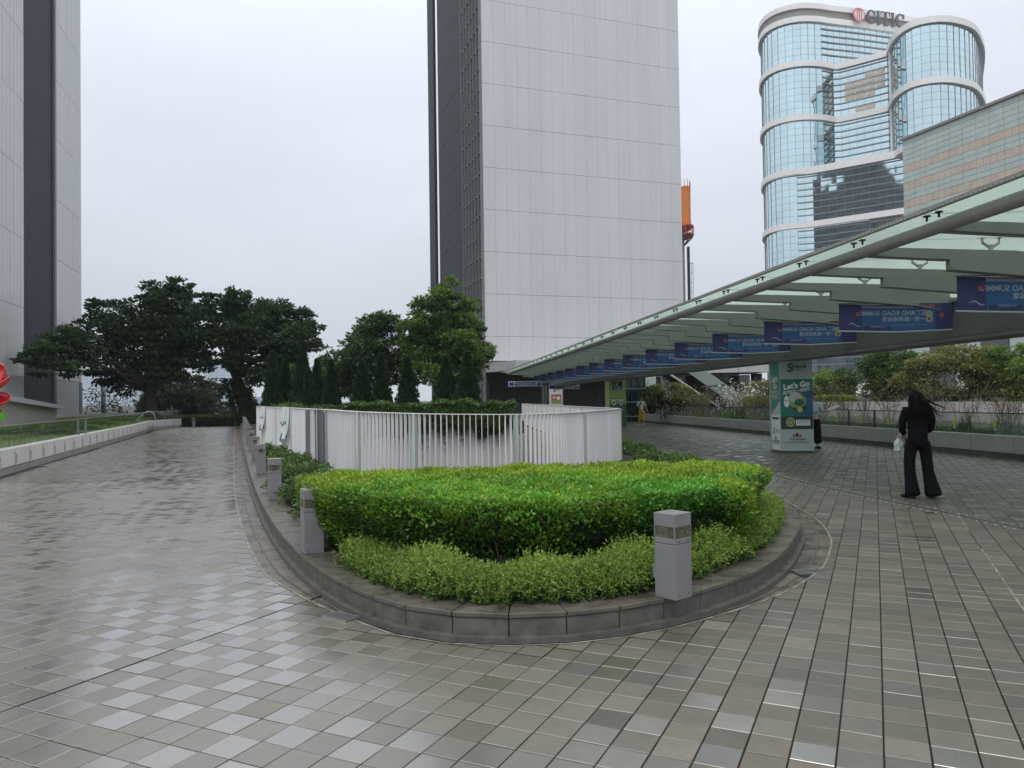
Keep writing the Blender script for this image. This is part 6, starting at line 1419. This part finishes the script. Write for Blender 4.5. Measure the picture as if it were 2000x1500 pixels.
def head(parent, c, r, yaw, m, hair_m, long_=False, tilt=0):
    mb = MB(); nu, nv = 24, 16; fx = Vector((math.sin(yaw), math.cos(yaw), 0)); sx_ = Vector((fx.y, -fx.x, 0)); c = Vector(c)
    for i in range(nv+1):
        th = math.pi*i/nv
        for j in range(nu):
            ph = 2*math.pi*j/nu; f, s = math.cos(ph), math.sin(ph); z = math.cos(th); rr = math.sin(th)
            jaw = 1-.28*max(0, -z)**1.3; p = fx*(f*rr*r*.92*(1 if f < 0 else jaw))+sx_*(s*rr*r*.76*jaw)+Vector((0, 0, z*r*1.18))
            if f > .93 and -.35 < z < .1: p += fx*r*.16*(1-abs(z+.15)*3)
            if f > .5 and .05 < z < .25: p -= fx*r*.05
            mb.v.append(tuple(c+p))
    for i in range(nv):
        for j in range(nu): mb.f.append((i*nu+j, (i+1)*nu+j, (i+1)*nu+(j+1) % nu, i*nu+(j+1) % nu)); mb.mi.append(0)
    h = mb.build('head', m, parent, True, True)
    for s in (-1, 1):
        e = MB(); q = c+fx*r*.80+sx_*s*r*.30+Vector((0, 0, .06*r)); e.ball(tuple(q), r*.09, 0, 8, 6); e.build('eye', M['ink_black'], h, True)
        e = MB(); q = c+sx_*s*r*.76; e.ball(tuple(q), r*.2, 0, 8, 6, (.5, .6, 1)); e.build('ear', m, h, True, True)
    e = MB(); q = c+fx*r*.84-Vector((0, 0, .5*r)); e.ball(tuple(q), r*.16, 0, 8, 5, (1, .4, .3)); e.build('mouth', M['banner_red'], h, True)
    # hair cap
    mb = MB()
    for i in range(nv+1):
        th = math.pi*i/nv
        for j in range(nu):
            ph = 2*math.pi*j/nu; f, s = math.cos(ph), math.sin(ph); z = math.cos(th); rr = math.sin(th); k = 1.12
            zz = z if not (f > .35 and z < .45) else max(z, .45)
            if f <= .35: zz = max(z, -.75)
            rr2 = math.sqrt(max(0, 1-zz*zz)); p = fx*(f*rr2*r*.95*k)+sx_*(s*rr2*r*.80*k)+Vector((0, 0, zz*r*1.2*k)); mb.v.append(tuple(c+p))
    for i in range(nv):
        for j in range(nu): mb.f.append((i*nu+j, (i+1)*nu+j, (i+1)*nu+(j+1) % nu, i*nu+(j+1) % nu)); mb.mi.append(0)
    mb.build('hair', hair_m, parent, True, True); return h
def shoe(parent, p, yaw, m, pitch=0, heel=True):
    mb = MB(); c, s = math.sin(yaw), math.cos(yaw); f = Vector((c, s, 0)); a = Vector((s, -c, 0)); p = Vector(p)
    mb.tube([p-f*.07+Vector((0, 0, .045)), p+f*.0+Vector((0, 0, .045)), p+f*.09+Vector((0, 0, .032+pitch)), p+f*.16+Vector((0, 0, .022+pitch))], [.036, .042, .040, .018], 8); 
    mb.prism([tuple((p-f*.085+a*.03)[:2]), tuple((p-f*.085-a*.03)[:2]), tuple((p-f*.02-a*.03)[:2]), tuple((p-f*.02+a*.03)[:2])], p.z, p.z+.03); return mb.build('shoe', m, parent, True, True)
# woman in black walking away
t = empty('person', (6.24, 11.85, 0), R(-14), 'person seen from behind in all black with long blowing hair and wide trousers', 'person', None)
skinned('body', [(0, 0, .95, .07, .06), (0, .0, 1.15, .07, .06), (0, .0, 1.34, .08, .06), (0, .01, 1.42, .05, .05), (0, .02, 1.47, .045, .045),
                 (-.09, 0, .88, .075), (-.125, -.02, .5, .055), (-.12, -.07, .1, .035), (.09, 0, .88, .075), (.115, .03, .5, .055), (.13, -.03, .1, .035),
                 (-.17, 0, 1.36, .05), (-.195, .04, 1.1, .036), (-.17, .20, .98, .028), (.17, 0, 1.36, .05), (.195, .05, 1.1, .036), (.13, .22, 1.0, .028)],
        [(0, 1), (1, 2), (2, 3), (3, 4), (0, 5), (5, 6), (6, 7), (0, 8), (8, 9), (9, 10), (2, 11), (11, 12), (12, 13), (2, 14), (14, 15), (15, 16)], M['skin'], t)
skinned('top', [(0, 0, .74, .165, .12), (0, 0, .90, .165, .12), (0, .0, 1.10, .135, .10), (0, .0, 1.28, .155, .10), (0, .01, 1.375, .10, .08), (0, .01, 1.40, .062, .06),
                (-.165, .0, 1.345, .072), (-.205, .02, 1.18, .062), (-.205, .06, 1.04, .056), (-.15, .18, .98, .048), (.165, .0, 1.345, .072), (.205, .02, 1.18, .062), (.205, .07, 1.05, .056), (.14, .18, 1.0, .046)],
        [(0, 1), (1, 2), (2, 3), (3, 4), (4, 5), (3, 6), (6, 7), (7, 8), (8, 9), (3, 10), (10, 11), (11, 12), (12, 13)], M['cloth_black'], t)
skinned('trousers', [(0, 0, .97, .15, .12), (-.09, 0, .80, .10, .10), (-.125, -.0, .62, .098, .09), (-.13, -.02, .42, .088, .085), (-.12, -.05, .22, .10, .10), (-.11, -.08, .07, .12, .12), (-.105, -.09, .02, .11, .11),
                     (.09, 0, .80, .10, .10), (.115, .01, .62, .098, .09), (.13, .0, .42, .088, .088), (.16, -.03, .22, .105, .105), (.185, -.06, .07, .135, .135), (.19, -.07, .015, .12, .12)],
        [(0, 1), (1, 2), (2, 3), (3, 4), (4, 5), (5, 6), (0, 7), (7, 8), (8, 9), (9, 10), (10, 11), (11, 12)], M['cloth_black'], t)
head(t, (-.035, .04, 1.535), .098, R(-50), M['skin'], M['hair'])
# long hair: a back fall and strands blown to the right
hb = []
for k in range(150):
    a = rng.uniform(-1, 1); st = Vector((-.03+a*.085, -.03+rng.uniform(-.05, .06), 1.56+rng.uniform(-.06, .06))); wind = max(0, rng.normal(.22, .2)) if k % 6 else rng.uniform(.6, 1.15)
    pts = [st, st+Vector((a*.02+.03*wind, -.05, -.08)), st+Vector((a*.03+.12*wind, -.07, -.15)), st+Vector((a*.04+.22*wind, -.06, -.21-.05*(1-wind))), st+Vector((a*.05+.31*wind, -.05, -.24-.10*(1-min(1, wind))+.04*rng.normal()))]
    hb.append(pts)
mb = MB()
for k, pts in enumerate(hb): mb.tube(smooth_path(pts, .06), [max(.0015, .009*(1-i/9)**.8) if i < 9 else .0015 for i in range(len(smooth_path(pts, .06)))], 5)
mb.build('long_hair', M['hair'], t, True, True)
skinned('hair_fall', [(-.03, -.03, 1.58, .085, .07), (-.02, -.055, 1.47, .092, .065), (.01, -.08, 1.37, .098, .05), (.05, -.085, 1.29, .075, .03)], [(0, 1), (1, 2), (2, 3)], M['hair'], t)
hand(t, (-.165, .21, .975), (.2, .5, -.6), -1, M['skin']); hand(t, (.13, .23, 1.0), (-.4, .6, .2), 1, M['skin'])
shoe(t, (-.15, -.06, 0), R(-35), M['shoe'], 0); shoe(t, (.17, -.05, 0), R(5), M['shoe'], 0)
bagp = t.matrix_basis @ Vector((-.235, .17, .86)); bg = empty('plastic_bag', tuple(bagp), R(-14), 'crumpled white plastic bag hanging from the hand of the person in black', 'bag')
mb = MB(); nu, nv = 16, 10
for i in range(nv+1):
    for j in range(nu):
        th = i/nv; a = 2*math.pi*j/nu; rr = .078*math.sin(min(1, th*1.25+.12)*math.pi*.62)*(1+.12*math.sin(a*4+th*9)+.08*math.sin(a*7)); mb.v.append((math.cos(a)*rr*.9, math.sin(a)*rr*.7, .04-.19*th))
for i in range(nv):
    for j in range(nu): mb.f.append((i*nu+j, (i+1)*nu+j, (i+1)*nu+(j+1) % nu, i*nu+(j+1) % nu)); mb.mi.append(0)
mb.f.append(tuple(nv*nu+j for j in range(nu))); mb.mi.append(0); mb.build('pouch', M['bag'], bg, True)
mb = MB(); mb.tube([(-.03, 0, .03), (.03, .02, .12)], .006, 5); mb.tube([(.03, 0, .03), (.04, .02, .12)], .006, 5); mb.build('handle', M['bag'], bg, True)

# walker in ochre trousers reading a phone, facing the camera
pw = G(1253, 831); t = empty('person', (pw.x, pw.y, 0), 0, 'distant walker in pale top and ochre trousers looking down at a phone', 'person')
skinned('body', [(0, 0, .95, .07, .06), (0, 0, 1.15, .06, .05), (0, 0, 1.30, .07, .05), (0, -.01, 1.42, .045), (0, -.02, 1.46, .045), (-.09, 0, .85, .07), (-.09, -.05, .48, .05), (-.14, .05, .09, .032), (.09, 0, .85, .07), (.09, -.06, .48, .05), (.09, -.10, .09, .032),
                 (-.17, 0, 1.34, .042), (-.25, .02, 1.1, .034), (-.10, -.18, 1.18, .025), (.17, 0, 1.34, .042), (.24, .02, 1.08, .034), (.33, .0, .86, .025)],
        [(0, 1), (1, 2), (2, 3), (3, 4), (0, 5), (5, 6), (6, 7), (0, 8), (8, 9), (9, 10), (2, 11), (11, 12), (12, 13), (2, 14), (14, 15), (15, 16)], M['skin'], t)
skinned('top', [(0, 0, .90, .13, .10), (0, 0, 1.14, .13, .10), (0, 0, 1.31, .15, .10), (0, 0, 1.40, .08, .07), (-.17, 0, 1.33, .062), (-.25, .01, 1.13, .055), (-.17, -.10, 1.14, .042), (.17, 0, 1.33, .062), (.23, .01, 1.14, .055), (.27, .01, 1.02, .045)], [(0, 1), (1, 2), (2, 3), (2, 4), (4, 5), (5, 6), (2, 7), (7, 8), (8, 9)], M['cloth_white'], t)
skinned('trousers', [(0, 0, .95, .13, .10), (-.09, 0, .80, .095), (-.10, -.04, .48, .085), (-.13, .02, .20, .075), (.09, 0, .80, .095), (.09, -.06, .48, .085), (.09, -.09, .18, .075)], [(0, 1), (1, 2), (2, 3), (0, 4), (4, 5), (5, 6)], M['cloth_ochre'], t)
head(t, (0, -.03, 1.53), .095, R(180), M['skin'], M['hair']); hand(t, (-.10, -.19, 1.18), (.5, -.4, .5), 1, M['skin']); hand(t, (.335, 0, .85), (.2, 0, -1), 1, M['skin'])
shoe(t, (-.14, .05, .0), R(190), M['cloth_white']); shoe(t, (.09, -.10, 0), R(175), M['cloth_white'])
mb = MB(); mb.box(pw.x-.10, pw.x-.03, pw.y-.27, pw.y-.255, 1.20, 1.34); tag(mb.build('phone', M['shoe']), 'black phone held up by the walker in ochre trousers', 'phone')
# person behind the poster pillar holding a leaflet
pw = G(1591, 876); t = empty('person', (pw.x, pw.y, 0), 0, 'person in pale blue shirt and black trousers half hidden by the poster pillar', 'person')
skinned('body', [(0, 0, .95, .07, .06), (0, 0, 1.15, .06, .05), (0, 0, 1.30, .07, .05), (0, 0, 1.42, .045), (0, 0, 1.46, .045), (-.09, 0, .85, .07), (-.09, 0, .48, .05), (-.09, .0, .09, .032), (.09, 0, .85, .07), (.09, 0, .48, .05), (.08, 0, .09, .032),
                 (-.17, 0, 1.34, .042), (-.22, .02, 1.1, .034), (-.05, -.2, 1.08, .025), (.17, 0, 1.34, .042), (.24, .0, 1.12, .034), (.36, -.14, 1.12, .025)],
        [(0, 1), (1, 2), (2, 3), (3, 4), (0, 5), (5, 6), (6, 7), (0, 8), (8, 9), (9, 10), (2, 11), (11, 12), (12, 13), (2, 14), (14, 15), (15, 16)], M['skin'], t)
skinned('shirt', [(0, 0, .90, .14, .11), (0, 0, 1.14, .135, .10), (0, 0, 1.31, .15, .10), (0, 0, 1.40, .08, .07), (-.17, 0, 1.33, .065), (-.23, .01, 1.13, .055), (.17, 0, 1.33, .065), (.235, .0, 1.14, .058), (.29, -.06, 1.12, .045)], [(0, 1), (1, 2), (2, 3), (2, 4), (4, 5), (2, 6), (6, 7), (7, 8)], M['cloth_blue'], t)
skinned('trousers', [(0, 0, .98, .13, .10), (-.09, 0, .80, .11), (-.10, 0, .45, .115), (-.10, 0, .12, .125), (.09, 0, .80, .11), (.10, 0, .45, .115), (.10, 0, .12, .125)], [(0, 1), (1, 2), (2, 3), (0, 4), (4, 5), (5, 6)], M['cloth_black'], t)
head(t, (0, 0, 1.53), .095, R(150), M['skin'], M['hair']); hand(t, (.36, -.14, 1.12), (.8, -.3, .2), 1, M['skin']); hand(t, (-.05, -.2, 1.08), (.7, -.3, .1), -1, M['skin'])
shoe(t, (-.09, -.02, 0), R(170), M['shoe']); shoe(t, (.09, -.03, 0), R(165), M['shoe'])
lf = MB(); q = Vector((pw.x+.38, pw.y-.20, 1.12)); lf.v = [tuple(q+Vector(v)) for v in ((0, 0, 0), (.32, -.02, .14), (.30, .14, .17), (-.02, .16, .03), (0, 0, .012), (.32, -.02, .152), (.30, .14, .182), (-.02, .16, .042))]
lf.f = [(3, 2, 1, 0), (4, 5, 6, 7), (0, 1, 5, 4), (1, 2, 6, 5), (2, 3, 7, 6), (3, 0, 4, 7)]; lf.mi = [0]*6; tag(lf.build('leaflet', M['petal']), 'pale leaflets held out by the person behind the pillar', 'leaflet')
